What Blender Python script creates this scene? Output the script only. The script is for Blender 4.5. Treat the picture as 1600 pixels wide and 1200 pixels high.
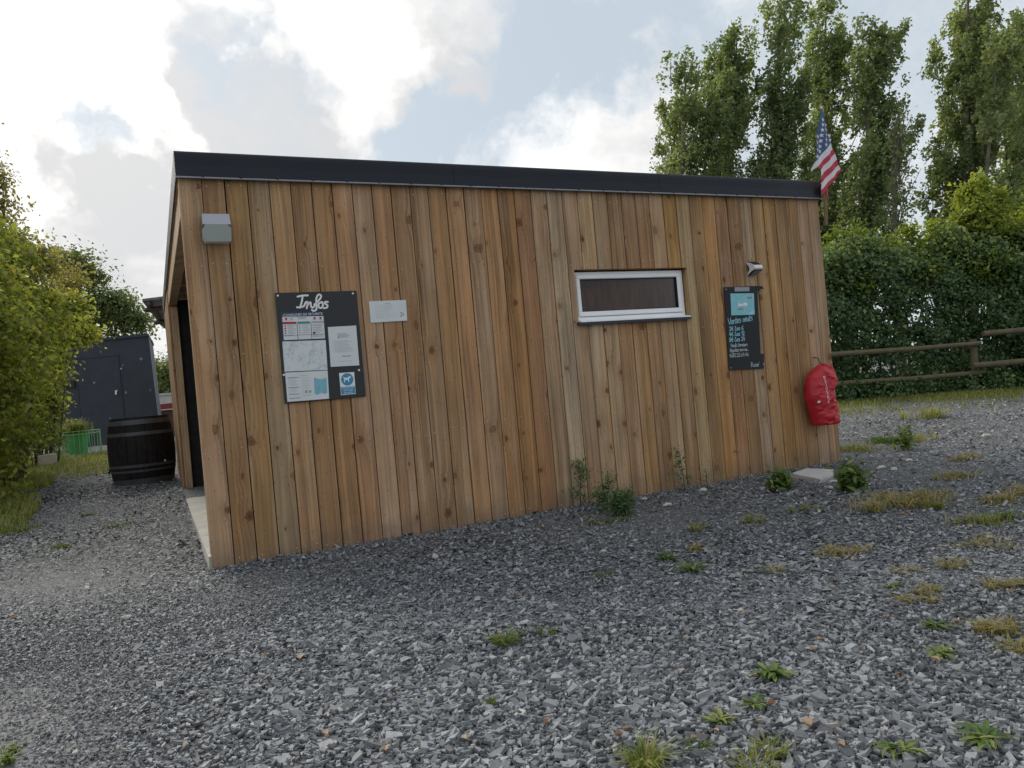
import bpy, math, random
import numpy as np
from mathutils import Matrix, Vector

for o in list(bpy.data.objects):
    bpy.data.objects.remove(o)
scene = bpy.context.scene
COL = scene.collection
R_ = math.radians

# ------------------------------------------------------------------ camera
CAM = np.array([-0.2753, -5.6525, 1.0898])
YAW, PITCH, ROLL, FPX = R_(25.2967), R_(0.1127), R_(-5.1132), 1188.5   # focal length in pixels of a 1600 px wide picture
_F = np.array([math.sin(YAW)*math.cos(PITCH), math.cos(YAW)*math.cos(PITCH), math.sin(PITCH)])
_R0 = np.array([math.cos(YAW), -math.sin(YAW), 0.0]); _U0 = np.cross(_R0, _F)
_R = math.cos(ROLL)*_R0 + math.sin(ROLL)*_U0
_U = -math.sin(ROLL)*_R0 + math.cos(ROLL)*_U0
cam_data = bpy.data.cameras.new('camera')
cam = bpy.data.objects.new('camera', cam_data); COL.objects.link(cam)
cam_data.sensor_width = 36.0
cam_data.lens = 36.0*FPX/1600.0
cam_data.clip_start = 0.05
cam_data.clip_end = 3000.0
M = Matrix(((_R[0], _U[0], -_F[0], CAM[0]), (_R[1], _U[1], -_F[1], CAM[1]), (_R[2], _U[2], -_F[2], CAM[2]), (0, 0, 0, 1)))
cam.matrix_world = M
scene.camera = cam

# ------------------------------------------------------------------ light and exposure
SUN_AZ, SUN_EL = R_(106.0), R_(36.0)          # azimuth measured from +X towards +Y: the sun stands behind the cabin, to the left
SUN_DIR = np.array([math.cos(SUN_AZ)*math.cos(SUN_EL), math.sin(SUN_AZ)*math.cos(SUN_EL), math.sin(SUN_EL)])
sun_data = bpy.data.lights.new('sun', 'SUN')
sun_data.energy = 1.5
sun_data.angle = R_(35.0)
sun_data.color = (1.0, 0.93, 0.80)
sun = bpy.data.objects.new('sun', sun_data); COL.objects.link(sun)
sun.rotation_euler = Vector(-SUN_DIR).to_track_quat('-Z', 'Y').to_euler()
sun.location = (0, 0, 30)
scene.view_settings.view_transform = 'Standard'
scene.view_settings.look = 'None'
scene.view_settings.gamma = 1.0
scene.view_settings.use_curve_mapping = False
scene.view_settings.exposure = 1.15
scene.render.resolution_x = 1024
scene.render.resolution_y = 768

# ------------------------------------------------------------------ node helper
class NT:
    def __init__(s, tree):
        s.t = tree
    def __call__(s, typ, ins=None, out=0, **kw):
        n = s.t.nodes.new(typ)
        for k, v in kw.items():
            setattr(n, k, v)
        for k, v in (ins or {}).items():
            sock = n.inputs[k]
            if isinstance(v, bpy.types.NodeSocket):
                s.t.links.new(v, sock)
            elif isinstance(v, bpy.types.Node):
                s.t.links.new(v.outputs[0], sock)
            else:
                sock.default_value = v
        return n.outputs[out] if out is not None else n
    def math(s, op, a, b=0.0, c=0.0, clamp=False):
        return s('ShaderNodeMath', {0: a, 1: b, 2: c}, operation=op, use_clamp=clamp)
    def vmath(s, op, a, b=(0, 0, 0), out=0):
        return s('ShaderNodeVectorMath', {0: a, 1: b}, out=out, operation=op)
    def mapr(s, v, a, b, c=0.0, d=1.0, smooth=True):
        return s('ShaderNodeMapRange', {0: v, 1: a, 2: b, 3: c, 4: d}, interpolation_type='SMOOTHSTEP' if smooth else 'LINEAR')
    def mix(s, f, a, b, blend='MIX'):
        n = s.t.nodes.new('ShaderNodeMix'); n.data_type = 'RGBA'; n.blend_type = blend; n.clamp_factor = True
        for idx, v in ((0, f), (6, a), (7, b)):
            if isinstance(v, bpy.types.NodeSocket):
                s.t.links.new(v, n.inputs[idx])
            else:
                if idx != 0 and len(v) == 3:
                    v = (*v, 1)
                n.inputs[idx].default_value = v
        return n.outputs[2]
    def ramp(s, fac, stops):
        n = s.t.nodes.new('ShaderNodeValToRGB')
        e = n.color_ramp.elements
        while len(e) < len(stops):
            e.new(0.5)
        for el, (p, c) in zip(e, stops):
            el.position = p; el.color = (*c, 1) if len(c) == 3 else c
        s.t.links.new(fac, n.inputs[0])
        return n.outputs[0]
    def comb(s, x, y, z=0.0):
        return s('ShaderNodeCombineXYZ', {0: x, 1: y, 2: z})
    def noise(s, vec, scale, detail=3.0, rough=0.55, out=0, **kw):
        return s('ShaderNodeTexNoise', {'Vector': vec, 'Scale': scale, 'Detail': detail, 'Roughness': rough}, out=out, **kw)

def ray(px, py):
    return _F + _R*(px-800)/FPX - _U*(py-600)/FPX

# ------------------------------------------------------------------ sky
world = bpy.data.worlds.new('World'); scene.world = world
world.use_nodes = True
wt = world.node_tree; wt.nodes.clear(); n = NT(wt)
tc = n('ShaderNodeTexCoord', out=None)
dirv = n.vmath('NORMALIZE', tc.outputs['Generated'])
sky = n('ShaderNodeTexSky', sky_type='NISHITA', sun_disc=False, sun_elevation=SUN_EL, sun_rotation=R_(90)-SUN_AZ,
        altitude=50.0, air_density=1.0, dust_density=2.0, ozone_density=1.2)
sep = n('ShaderNodeSeparateXYZ', {0: dirv}, out=None)
zc = n.math('ADD', n.math('MAXIMUM', sep.outputs[2], 0.0), 0.22)
plan = n.comb(n.math('DIVIDE', sep.outputs[0], zc), n.math('DIVIDE', sep.outputs[1], zc), 0.0)
warp = n.noise(dirv, 3.2, 5.0, 0.6, out=1)
warp2 = n.noise(dirv, 13.0, 4.0, 0.6, out=1)
wsum = n.vmath('ADD', n.vmath('MULTIPLY', n.vmath('SUBTRACT', warp, (0.5, 0.5, 0.5)), (0.30, 0.30, 0.30)), n.vmath('MULTIPLY', n.vmath('SUBTRACT', warp2, (0.5, 0.5, 0.5)), (0.16, 0.16, 0.16)))
dw = n.vmath('NORMALIZE', n.vmath('ADD', dirv, wsum))
fb = n.noise(plan, 1.25, 6.0, 0.60)
fb2 = n.noise(n.vmath('ADD', dw, (3.1, 1.7, 0.4)), 6.5, 7.0, 0.64)
dens = n.math('ADD', n.math('MULTIPLY', fb, 0.50), n.math('SUBTRACT', n.math('MULTIPLY', fb2, 0.85), 0.175))
def blob(src, px, py, rad, w):
    d = ray(px, py); d = d/np.linalg.norm(d)
    dt = n.vmath('DOT_PRODUCT', dw, tuple(d), out=1)
    m = n.mapr(dt, math.cos(R_(rad)), 1.0)
    return n.math('ADD', src, n.math('MULTIPLY', m, w))
# where the cloud banks and the blue gaps of this sky stand
for b in ((530, 70, 6, 0.26), (600, 90, 4, 0.2), (700, 50, 4, 0.22), (480, 190, 9, 0.18), (960, 190, 8, 0.26), (1050, 120, 6, 0.2), (880, 260, 6, 0.12), (100, 120, 18, 0.22), (80, 420, 16, 0.20), (650, 20, 6, 0.20),
          (800, 120, 9, -0.24), (1000, 20, 10, -0.20), (650, 180, 5, -0.14), (1420, 60, 9, -0.04), (420, 110, 4.5, -0.26), (360, 30, 4, -0.16), (640, 230, 4, -0.12), (170, 185, 2.6, -0.45)):
    dens = blob(dens, *b)
mask = n.mapr(dens, 0.30, 0.78)
sd = n.vmath('DOT_PRODUCT', dirv, tuple(SUN_DIR), out=1)
glow = n.math('POWER', n.math('MAXIMUM', sd, 0.0), 7.0)
relief = n.math('ADD', n.math('MULTIPLY', n.noise(n.vmath('ADD', plan, (7.7, 2.2, 1.0)), 1.6, 5.0, 0.6), 0.6), n.math('MULTIPLY', n.noise(n.vmath('ADD', dw, (1.7, 5.2, 1.0)), 5.0, 5.0, 0.6), 0.4))
for b in ((300, 50, 5, 0.20), (90, 240, 4, 0.26), (190, 265, 4.5, 0.26), (430, 215, 5, 0.18), (180, 400, 7, 0.17), (360, 130, 3.5, 0.14), (120, 60, 10, -0.16), (200, 160, 5, -0.14), (1000, 250, 7, 0.05), (900, 160, 5, -0.1), (560, 60, 4, -0.10), (680, 30, 7, 0.16), (740, 90, 5, 0.12), (60, 60, 10, -0.16)):
    relief = blob(relief, *b)
shade = n.mapr(relief, 0.33, 0.72)
cl = n.mix(shade, (5.2, 5.12, 5.02), (3.05, 3.1, 3.2))
cl = n.mix(1.0, cl, n.mix(n.math('MULTIPLY', glow, n.math('SUBTRACT', 1.0, n.math('MULTIPLY', shade, 0.75))), (0, 0, 0), (3.4, 3.1, 2.6)), 'ADD')
blue = n.mix(0.93, sky, (2.55, 2.9, 3.2))
col = n.mix(mask, blue, cl)
bg = n('ShaderNodeBackground', {'Color': col, 'Strength': 0.10})
wo = n('ShaderNodeOutputWorld', {'Surface': bg}, out=None)

# ------------------------------------------------------------------ mesh helpers
WL = {}
def tag(o, label=None, cat=None, group=None, kind=None):
    if label: o['label'] = label
    if cat: o['category'] = cat
    if group: o['group'] = group
    if kind: o['kind'] = kind
    return o
def empty(name, loc):
    o = bpy.data.objects.new(name, None); COL.objects.link(o)
    o.location = loc; o.empty_display_size = 0.2
    WL[o.name] = np.array(loc, float)
    return o
def link(name, me, parent=None, origin=None):
    """me holds world coordinates relative to `origin`"""
    o = bpy.data.objects.new(name, me); COL.objects.link(o)
    org = np.zeros(3) if origin is None else np.array(origin, float)
    if parent is not None:
        o.parent = parent; o.location = org - WL[parent.name]
    else:
        o.location = org
    WL[o.name] = org
    return o
class MB:
    def __init__(s):
        s.v = []; s.f = []; s.m = []
    def face(s, pts, m=0):
        b = len(s.v); s.v += [tuple(map(float, p)) for p in pts]; s.f.append(tuple(range(b, b+len(pts)))); s.m.append(m)
    def hexa(s, c, m=0):
        b = len(s.v); s.v += [tuple(map(float, p)) for p in c]
        for q in ((3, 2, 1, 0), (4, 5, 6, 7), (0, 1, 5, 4), (1, 2, 6, 5), (2, 3, 7, 6), (3, 0, 4, 7)):
            s.f.append(tuple(b+i for i in q)); s.m.append(m)
    def box(s, x0, x1, y0, y1, z0, z1, m=0):
        s.hexa([(x0, y0, z0), (x1, y0, z0), (x1, y1, z0), (x0, y1, z0), (x0, y0, z1), (x1, y0, z1), (x1, y1, z1), (x0, y1, z1)], m)
    def cbox(s, x0, x1, y0, y1, z0, z1, c=0.004, m=0):
        """box with its edges chamfered"""
        b = len(s.v); L = ((x0, x1), (y0, y1), (z0, z1)); idx = {}
        for sx in (0, 1):
            for sy in (0, 1):
                for sz in (0, 1):
                    sg = (sx, sy, sz)
                    for ax in range(3):
                        p = [L[k][sg[k]] + (0 if k == ax else (c if sg[k] == 0 else -c)) for k in range(3)]
                        idx[(sg, ax)] = len(s.v); s.v.append(tuple(p))
        def add(l):
            s.f.append(tuple(l)); s.m.append(m)
        for ax in range(3):
            for sd_ in (0, 1):
                o1, o2 = [k for k in range(3) if k != ax]
                l = []
                for (a, c2) in ((0, 0), (1, 0), (1, 1), (0, 1)):
                    sg = [0, 0, 0]; sg[ax] = sd_; sg[o1] = a; sg[o2] = c2; l.append(idx[(tuple(sg), ax)])
                add(l)
        for ax in range(3):
            o1, o2 = [k for k in range(3) if k != ax]
            for a in (0, 1):
                for c2 in (0, 1):
                    g0 = [0, 0, 0]; g0[o1] = a; g0[o2] = c2; g1 = list(g0); g1[ax] = 1
                    add([idx[(tuple(g0), o1)], idx[(tuple(g1), o1)], idx[(tuple(g1), o2)], idx[(tuple(g0), o2)]])
        for sx in (0, 1):
            for sy in (0, 1):
                for sz in (0, 1):
                    add([idx[((sx, sy, sz), a)] for a in range(3)])
    def prism(s, poly, y0, y1, m=0, axis='y'):
        """poly = list of (a, b); extruded along axis"""
        def P(a, b, t):
            return (a, t, b) if axis == 'y' else ((t, a, b) if axis == 'x' else (a, b, t))
        k = len(poly); b = len(s.v)
        s.v += [P(a, c, y0) for a, c in poly] + [P(a, c, y1) for a, c in poly]
        s.f.append(tuple(range(b, b+k))); s.m.append(m)
        s.f.append(tuple(range(b+2*k-1, b+k-1, -1))); s.m.append(m)
        for i in range(k):
            j = (i+1) % k
            s.f.append((b+i, b+k+i, b+k+j, b+j)); s.m.append(m)
    def tube(s, pts, rad, nn=8, m=0, cap=True):
        pts = [np.array(p, float) for p in pts]
        if not hasattr(rad, '__len__'):
            rad = [rad]*len(pts)
        b = len(s.v); up = None
        for i, p in enumerate(pts):
            t = pts[min(i+1, len(pts)-1)] - pts[max(i-1, 0)]
            t = t/(np.linalg.norm(t)+1e-9)
            if up is None:
                up = np.array([0, 0, 1.0]) if abs(t[2]) < 0.9 else np.array([1.0, 0, 0])
            a = np.cross(t, up); a /= np.linalg.norm(a)+1e-9
            c = np.cross(a, t); up = c
            for k in range(nn):
                th = 2*math.pi*k/nn
                s.v.append(tuple(p + rad[i]*(math.cos(th)*a + math.sin(th)*c)))
        for i in range(len(pts)-1):
            for k in range(nn):
                k2 = (k+1) % nn
                s.f.append((b+i*nn+k, b+i*nn+k2, b+(i+1)*nn+k2, b+(i+1)*nn+k)); s.m.append(m)
        if cap:
            s.f.append(tuple(b+k for k in range(nn-1, -1, -1))); s.m.append(m)
            e = b+(len(pts)-1)*nn
            s.f.append(tuple(e+k for k in range(nn))); s.m.append(m)
    def lathe(s, prof, c, nn=24, m=0, a0=0.0, a1=2*math.pi, close=True):
        b = len(s.v); k = len(prof)
        full = abs(a1-a0-2*math.pi) < 1e-6
        cnt = nn if full else nn+1
        for i in range(cnt):
            th = a0+(a1-a0)*i/nn
            for r, z in prof:
                s.v.append((c[0]+r*math.cos(th), c[1]+r*math.sin(th), c[2]+z))
        for i in range(nn):
            j = (i+1) % cnt
            for q in range(k-1):
                s.f.append((b+i*k+q, b+j*k+q, b+j*k+q+1, b+i*k+q+1)); s.m.append(m)
    def mesh(s, name, mats, origin=(0, 0, 0), smooth=False):
        me = bpy.data.meshes.new(name)
        o = np.array(origin, float)
        me.from_pydata([tuple(np.array(p)-o) for p in s.v], [], s.f)
        if not isinstance(mats, (list, tuple)): mats = [mats]
        for mt in mats: me.materials.append(mt)
        me.polygons.foreach_set('material_index', s.m)
        if smooth: me.polygons.foreach_set('use_smooth', [True]*len(s.f))
        me.update()
        return me
    def build(s, name, mats, parent=None, origin=None, smooth=False):
        if origin is None:
            if parent is not None: origin = WL[parent.name]
            else:
                a = np.array(s.v); origin = np.array([(a[:, 0].min()+a[:, 0].max())/2, (a[:, 1].min()+a[:, 1].max())/2, a[:, 2].min()])
        return link(name, s.mesh(name, mats, origin, smooth), parent, origin)

def np_mesh(name, V, K, mat, rnd=None, mats=None, mi=None):
    """V (n*K,3): n separate K-gons"""
    nfa = len(V)//K
    me = bpy.data.meshes.new(name)
    me.vertices.add(len(V)); me.vertices.foreach_set('co', np.ascontiguousarray(V, np.float32).ravel())
    me.loops.add(len(V)); me.loops.foreach_set('vertex_index', np.arange(len(V), dtype=np.int32))
    me.polygons.add(nfa); me.polygons.foreach_set('loop_start', np.arange(0, len(V), K, dtype=np.int32))
    if rnd is not None:
        at = me.attributes.new('rnd', 'FLOAT', 'FACE'); at.data.foreach_set('value', np.asarray(rnd, np.float32))
    me.materials.append(mat)
    me.update(calc_edges=True)
    return me

def gh(y):
    """height of the ground: level in front of the cabin, rising gently behind"""
    y = np.asarray(y, float)
    return 0.0283*np.clip(y-0.5, 0, 6.0) + 0.012*np.clip(y-6.5, 0, 24.0)
def wallp(px, py, y=0.0):
    v = ray(px, py); t = (y-CAM[1])/v[1]; q = CAM+t*v
    return q
def gp(px, py):
    v = ray(px, py); z = 0.0
    for _ in range(30):
        t = (z-CAM[2])/v[2]; q = CAM+t*v; z = 0.5*z+0.5*float(gh(q[1]))
    q[2] = float(gh(q[1]))
    return q
def dp(px, py, F):
    return CAM + F*ray(px, py)
def depth(q):
    return float((np.asarray(q)-CAM) @ _F)

def text_mesh(s, size, mat, name='lettering'):
    cu = bpy.data.curves.new(name, 'FONT'); cu.body = s; cu.size = size; cu.align_x = 'CENTER'; cu.align_y = 'CENTER'
    cu.resolution_u = 2
    ob = bpy.data.objects.new(name, cu); COL.objects.link(ob)
    dg = bpy.context.evaluated_depsgraph_get()
    me = bpy.data.meshes.new_from_object(ob.evaluated_get(dg))
    bpy.data.objects.remove(ob); bpy.data.curves.remove(cu)
    me.materials.clear(); me.materials.append(mat)
    return me
def text_geo(mb, s, x, z, width, height, y, m=0, rot=0.0):
    """flat print of a word, centred at x, z on the plane y, fitted to width and height"""
    me = text_mesh(s, 1.0, None)
    co = np.array([v.co[:] for v in me.vertices])
    if len(co):
        mn, mx = co.min(0), co.max(0)
        c = (mn+mx)/2; sc = np.array([width/max(mx[0]-mn[0], 1e-6), height/max(mx[1]-mn[1], 1e-6)])
        for p in me.polygons:
            pts = [(co[i][:2]-c[:2])*sc for i in p.vertices]
            mb.face([(x+a*math.cos(rot)-b*math.sin(rot), y, z+a*math.sin(rot)+b*math.cos(rot)) for a, b in pts], m)
    bpy.data.meshes.remove(me)

# ------------------------------------------------------------------ materials
def material(name):
    mt = bpy.data.materials.new(name); mt.use_nodes = True
    mt.node_tree.nodes.clear()
    return mt, NT(mt.node_tree)
def finish(n, shader, disp=None):
    n('ShaderNodeOutputMaterial', {'Surface': shader}, out=None)
def plain(name, c, rough=0.6, var=0.15, scale=12.0, metal=0.0, spec=0.4, bump=0.0, bscale=60.0, dirt=None):
    mt, n = material(name)
    tc = n('ShaderNodeTexCoord', out=None).outputs['Object']
    nz = n.noise(tc, scale, 5.0, 0.6)
    f = n.mapr(nz, 0.25, 0.75, 1-var, 1+var, False)
    cc = n.mix(1.0, c, n.comb(f, f, f), 'MULTIPLY')
    if dirt:
        cc = n.mix(n.math('MULTIPLY', n.mapr(n.noise(tc, scale*0.6, 7.0, 0.7), dirt[1], dirt[1]+0.12), dirt[2]), cc, dirt[0])
    ins = {'Base Color': cc, 'Roughness': n.mapr(nz, 0.3, 0.7, rough*0.85, min(rough*1.15, 1.0)), 'Metallic': metal, 'Specular IOR Level': spec}
    if bump:
        ins['Normal'] = n('ShaderNodeBump', {'Height': n.noise(tc, bscale, 4.0, 0.6), 'Strength': bump, 'Distance': 0.01})
    finish(n, n('ShaderNodeBsdfPrincipled', ins))
    return mt

def wood_material(name, base=None, knots=1.0, dark=1.0):
    """rough-sawn boards; tint comes from the object's own colour"""
    mt, n = material(name)
    tc = n('ShaderNodeTexCoord', out=None).outputs['Object']
    oi = n('ShaderNodeObjectInfo', out=None)
    sp = n('ShaderNodeSeparateXYZ', {0: tc}, out=None)
    rnd = oi.outputs['Random']
    x, y, z = sp.outputs[0], sp.outputs[1], sp.outputs[2]
    xx = n.math('ADD', x, n.math('MULTIPLY', y, 0.7))
    zz = n.math('ADD', z, n.math('MULTIPLY', rnd, 61.0))
    q = n.comb(n.math('ADD', n.math('DIVIDE', xx, 0.15), n.math('MULTIPLY', rnd, 173.0)), n.math('DIVIDE', zz, 0.46), 0.0)
    vo = n('ShaderNodeTexVoronoi', {'Vector': q, 'Scale': 1.0, 'Randomness': 0.85}, out=None, voronoi_dimensions='2D', feature='F1')
    dl = n.vmath('MULTIPLY', n.vmath('SUBTRACT', vo.outputs['Position'], q), (0.15, 0.40, 0.0))
    cs = n('ShaderNodeSeparateColor', {0: vo.outputs['Color']}, out=None)
    dl = n.vmath('MULTIPLY', dl, n.comb(n.mapr(cs.outputs[2], 0.0, 1.0, 0.75, 1.7, False), 1.0, 1.0))
    wob = n.noise(n.comb(n.math('MULTIPLY', xx, 40.0), n.math('MULTIPLY', zz, 30.0), 0.0), 1.0, 2.0)
    d = n.math('MULTIPLY', n.vmath('LENGTH', dl, out=1), n.mapr(wob, 0.2, 0.8, 0.6, 1.4, False))
    has = n.math('GREATER_THAN', cs.outputs[0], 0.50)
    rad = n.math('MULTIPLY', n.mapr(cs.outputs[1], 0.0, 1.0, 0.006, 0.030, False), has)
    k = n.math('DIVIDE', d, n.math('ADD', rad, 0.0004))
    knot = n.math('MULTIPLY', n.mapr(k, 1.05, 0.75), has)
    rim = n.math('MULTIPLY', n.mapr(n.math('ABSOLUTE', n.math('SUBTRACT', k, 0.98)), 0.22, 0.0), has)
    halo = n.math('MULTIPLY', n.math('EXPONENT', n.math('MULTIPLY', n.math('MULTIPLY', k, k), -0.10)), has)
    # grain lines bend round the knots
    low = n.noise(n.comb(n.math('MULTIPLY', xx, 5.0), n.math('MULTIPLY', zz, 0.8), n.math('MULTIPLY', rnd, 29.0)), 1.0, 2.0, 0.5)
    g = n.math('ADD', n.math('ADD', xx, n.math('MULTIPLY', low, 0.065)), n.math('MULTIPLY', halo, 0.026))
    fine = n.noise(n.comb(n.math('MULTIPLY', g, 210.0), n.math('MULTIPLY', zz, 1.6), rnd), 1.0, 4.0, 0.65)
    rings = n('ShaderNodeTexNoise', {'Vector': n.comb(n.math('MULTIPLY', g, 62.0), n.math('MULTIPLY', zz, 0.22), n.math('MULTIPLY', rnd, 7.0)), 'Scale': 1.0, 'Detail': 2.0, 'Roughness': 0.4})
    saw = n.noise(n.comb(n.math('MULTIPLY', xx, 6.0), n.math('MULTIPLY', zz, 260.0), 0.0), 1.0, 2.0, 0.6)
    blot = n.noise(n.comb(n.math('MULTIPLY', xx, 6.0), n.math('MULTIPLY', zz, 1.3), n.math('MULTIPLY', rnd, 17.0)), 1.0, 4.0, 0.6)
    f = n.math('ADD', n.mapr(fine, 0.25, 0.75, -0.20, 0.17, False), n.mapr(rings, 0.36, 0.62, -0.17, 0.11, False))
    f = n.math('ADD', f, n.mapr(saw, 0.2, 0.8, -0.10, 0.10, False))
    f = n.math('ADD', f, n.mapr(blot, 0.3, 0.7, -0.20, 0.20, False))
    streak = n.noise(n.comb(n.math('MULTIPLY', g, 34.0), n.math('MULTIPLY', zz, 0.35), n.math('MULTIPLY', rnd, 53.0)), 1.0, 3.0, 0.55)
    f = n.math('ADD', f, n.mapr(streak, 0.32, 0.68, -0.24, 0.20, False))
    f = n.math('MULTIPLY', n.math('ADD', f, 1.0), dark)
    tint = oi.outputs['Color'] if base is None else n.mix(0.0, base, base)
    c = n.mix(1.0, tint, n.comb(f, f, f), 'MULTIPLY')
    # weathering towards silver grey in long patches, warmer in others
    wz = n.noise(n.comb(n.math('MULTIPLY', xx, 9.0), n.math('MULTIPLY', zz, 0.9), n.math('MULTIPLY', rnd, 41.0)), 1.0, 4.0, 0.6)
    c = n.mix(n.math('MULTIPLY', n.mapr(wz, 0.50, 0.72), 0.36), c, n.mix(1.0, (0.43, 0.345, 0.265), n.comb(f, f, f), 'MULTIPLY'))
    c = n.mix(n.math('MULTIPLY', n.mapr(wz, 0.48, 0.28), 0.50), c, n.mix(1.0, (0.42, 0.205, 0.075), n.comb(f, f, f), 'MULTIPLY'))
    if knots:
        c = n.mix(n.math('MULTIPLY', halo, 0.38*knots), c, (0.22, 0.105, 0.045))
        c = n.mix(n.math('MULTIPLY', knot, n.mapr(cs.outputs[0], 0.5, 1.0, 0.45*knots, 0.92*knots)), c, n.mix(n.mapr(k, 0.1, 0.7), (0.07, 0.026, 0.011), (0.17, 0.068, 0.026)))
        c = n.mix(n.math('MULTIPLY', rim, 0.65*knots), c, (0.045, 0.02, 0.01))
    # small dark nail and worm marks
    v2 = n('ShaderNodeTexVoronoi', {'Vector': n.comb(n.math('ADD', n.math('MULTIPLY', xx, 13.0), n.math('MULTIPLY', rnd, 91.0)), n.math('MULTIPLY', zz, 5.0), 0.0), 'Scale': 1.0}, out=None, voronoi_dimensions='2D')
    c = n.mix(n.math('MULTIPLY', n.mapr(v2.outputs['Distance'], 0.05, 0.025), 0.6), c, (0.06, 0.03, 0.015))
    # rain splash grime along the foot of the boards
    pos = n('ShaderNodeNewGeometry', out=None).outputs['Position']
    pz = n('ShaderNodeSeparateXYZ', {0: pos}, out=None).outputs[2]
    gr = n.math('ADD', pz, n.math('MULTIPLY', n.math('SUBTRACT', n.noise(pos, 5.0, 6.0, 0.7), 0.5), 0.55))
    c = n.mix(n.math('MULTIPLY', n.mapr(gr, 0.28, -0.05), 0.55), c, (0.13, 0.105, 0.085))
    h = n.math('ADD', n.math('MULTIPLY', fine, 0.5), n.math('MULTIPLY', saw, 0.4))
    bp = n('ShaderNodeBump', {'Height': h, 'Strength': 0.35, 'Distance': 0.004})
    finish(n, n('ShaderNodeBsdfPrincipled', {'Base Color': c, 'Roughness': 0.72, 'Specular IOR Level': 0.25, 'Normal': bp}))
    return mt

def leaf_material(name, stops, trans=0.35, rough=0.5, spec=0.3, tcol=(1.25, 1.2, 0.6)):
    mt, n = material(name)
    a = n('ShaderNodeAttribute', out=None, attribute_name='rnd').outputs['Fac']
    c = n.ramp(a, stops)
    pr = n('ShaderNodeBsdfPrincipled', {'Base Color': c, 'Roughness': rough, 'Specular IOR Level': spec})
    tr = n('ShaderNodeBsdfTranslucent', {'Color': n.mix(1.0, c, tcol, 'MULTIPLY')})
    finish(n, n('ShaderNodeMixShader', {0: trans, 1: pr, 2: tr}))
    return mt

M_plank = wood_material('cladding_wood')
M_beam = wood_material('beam_wood', (0.43, 0.29, 0.17), 0.6)
M_backing = plain('dark_backing', (0.02, 0.015, 0.012), 0.9)
M_fascia = plain('fascia_metal', (0.010, 0.014, 0.023), 0.42, 0.12, 3.0, 0.0, 0.28, 0.05, 5.0)
M_roof = plain('roof_felt', (0.05, 0.052, 0.055), 0.85)
M_lip = plain('zinc_lip', (0.27, 0.28, 0.30), 0.4, 0.15, 8.0, 0.6)
M_screw = plain('screw_metal', (0.06, 0.065, 0.075), 0.4, 0.1, 10, 0.5)
M_nail = plain('nail_metal', (0.62, 0.58, 0.52), 0.4, 0.1, 10, 0.3)
M_concrete = plain('concrete', (0.47, 0.45, 0.41), 0.9, 0.18, 6.0, 0, 0.2, 0.2, 80.0, ((0.16, 0.14, 0.12), 0.55, 0.5))
M_paving = plain('pale_paving', (0.47, 0.46, 0.44), 0.9, 0.15, 12.0, 0, 0.2, 0.25, 90.0, ((0.22, 0.2, 0.17), 0.58, 0.6))
M_pvc = plain('white_pvc', (0.85, 0.86, 0.87), 0.32, 0.04, 5.0)
M_pvc_seal = plain('window_seal', (0.015, 0.015, 0.017), 0.6)
M_sill = plain('sill_metal', (0.025, 0.032, 0.045), 0.4)
M_board = plain('board_black', (0.032, 0.034, 0.038), 0.55, 0.15, 6.0, 0, 0.35)
M_chalkboard = plain('chalkboard_slate', (0.030, 0.033, 0.036), 0.75, 0.25, 9.0, 0, 0.25, 0, 1, ((0.09, 0.09, 0.095), 0.60, 0.4))
M_paper = plain('paper_white', (0.66, 0.69, 0.71), 0.75, 0.05, 14.0, 0, 0.2)
M_paint_white = plain('white_paint', (0.78, 0.78, 0.77), 0.6, 0.05)
M_chalk_blue = plain('blue_chalk', (0.32, 0.62, 0.74), 0.9, 0.25, 120.0)
M_chalk_white = plain('white_chalk', (0.50, 0.57, 0.60), 0.9, 0.25, 120.0)
M_navy = plain('print_navy', (0.022, 0.05, 0.10), 0.6)
M_red_print = plain('print_red', (0.42, 0.03, 0.06), 0.6)
M_green_print = plain('print_green', (0.06, 0.28, 0.19), 0.6)
M_grey_print = plain('print_grey', (0.27, 0.28, 0.30), 0.7)
M_pale_print = plain('print_pale_grey', (0.47, 0.50, 0.52), 0.7)
M_blue_sign = plain('sign_blue', (0.045, 0.26, 0.46), 0.5)
M_grey_metal = plain('grey_aluminium', (0.36, 0.37, 0.42), 0.38, 0.06, 6.0, 0.3)
M_black = plain('black_plastic', (0.012, 0.012, 0.013), 0.5)
M_red = plain('red_pvc', (0.44, 0.012, 0.024), 0.45, 0.18, 7.0, 0, 0.45, 0.7, 14.0)
M_flag_blue = plain('flag_blue', (0.055, 0.115, 0.25), 0.8, 0.1)
M_flag_red = plain('flag_red', (0.50, 0.045, 0.08), 0.8, 0.1)
M_flag_white = plain('flag_white', (0.70, 0.66, 0.69), 0.8, 0.06)

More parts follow.
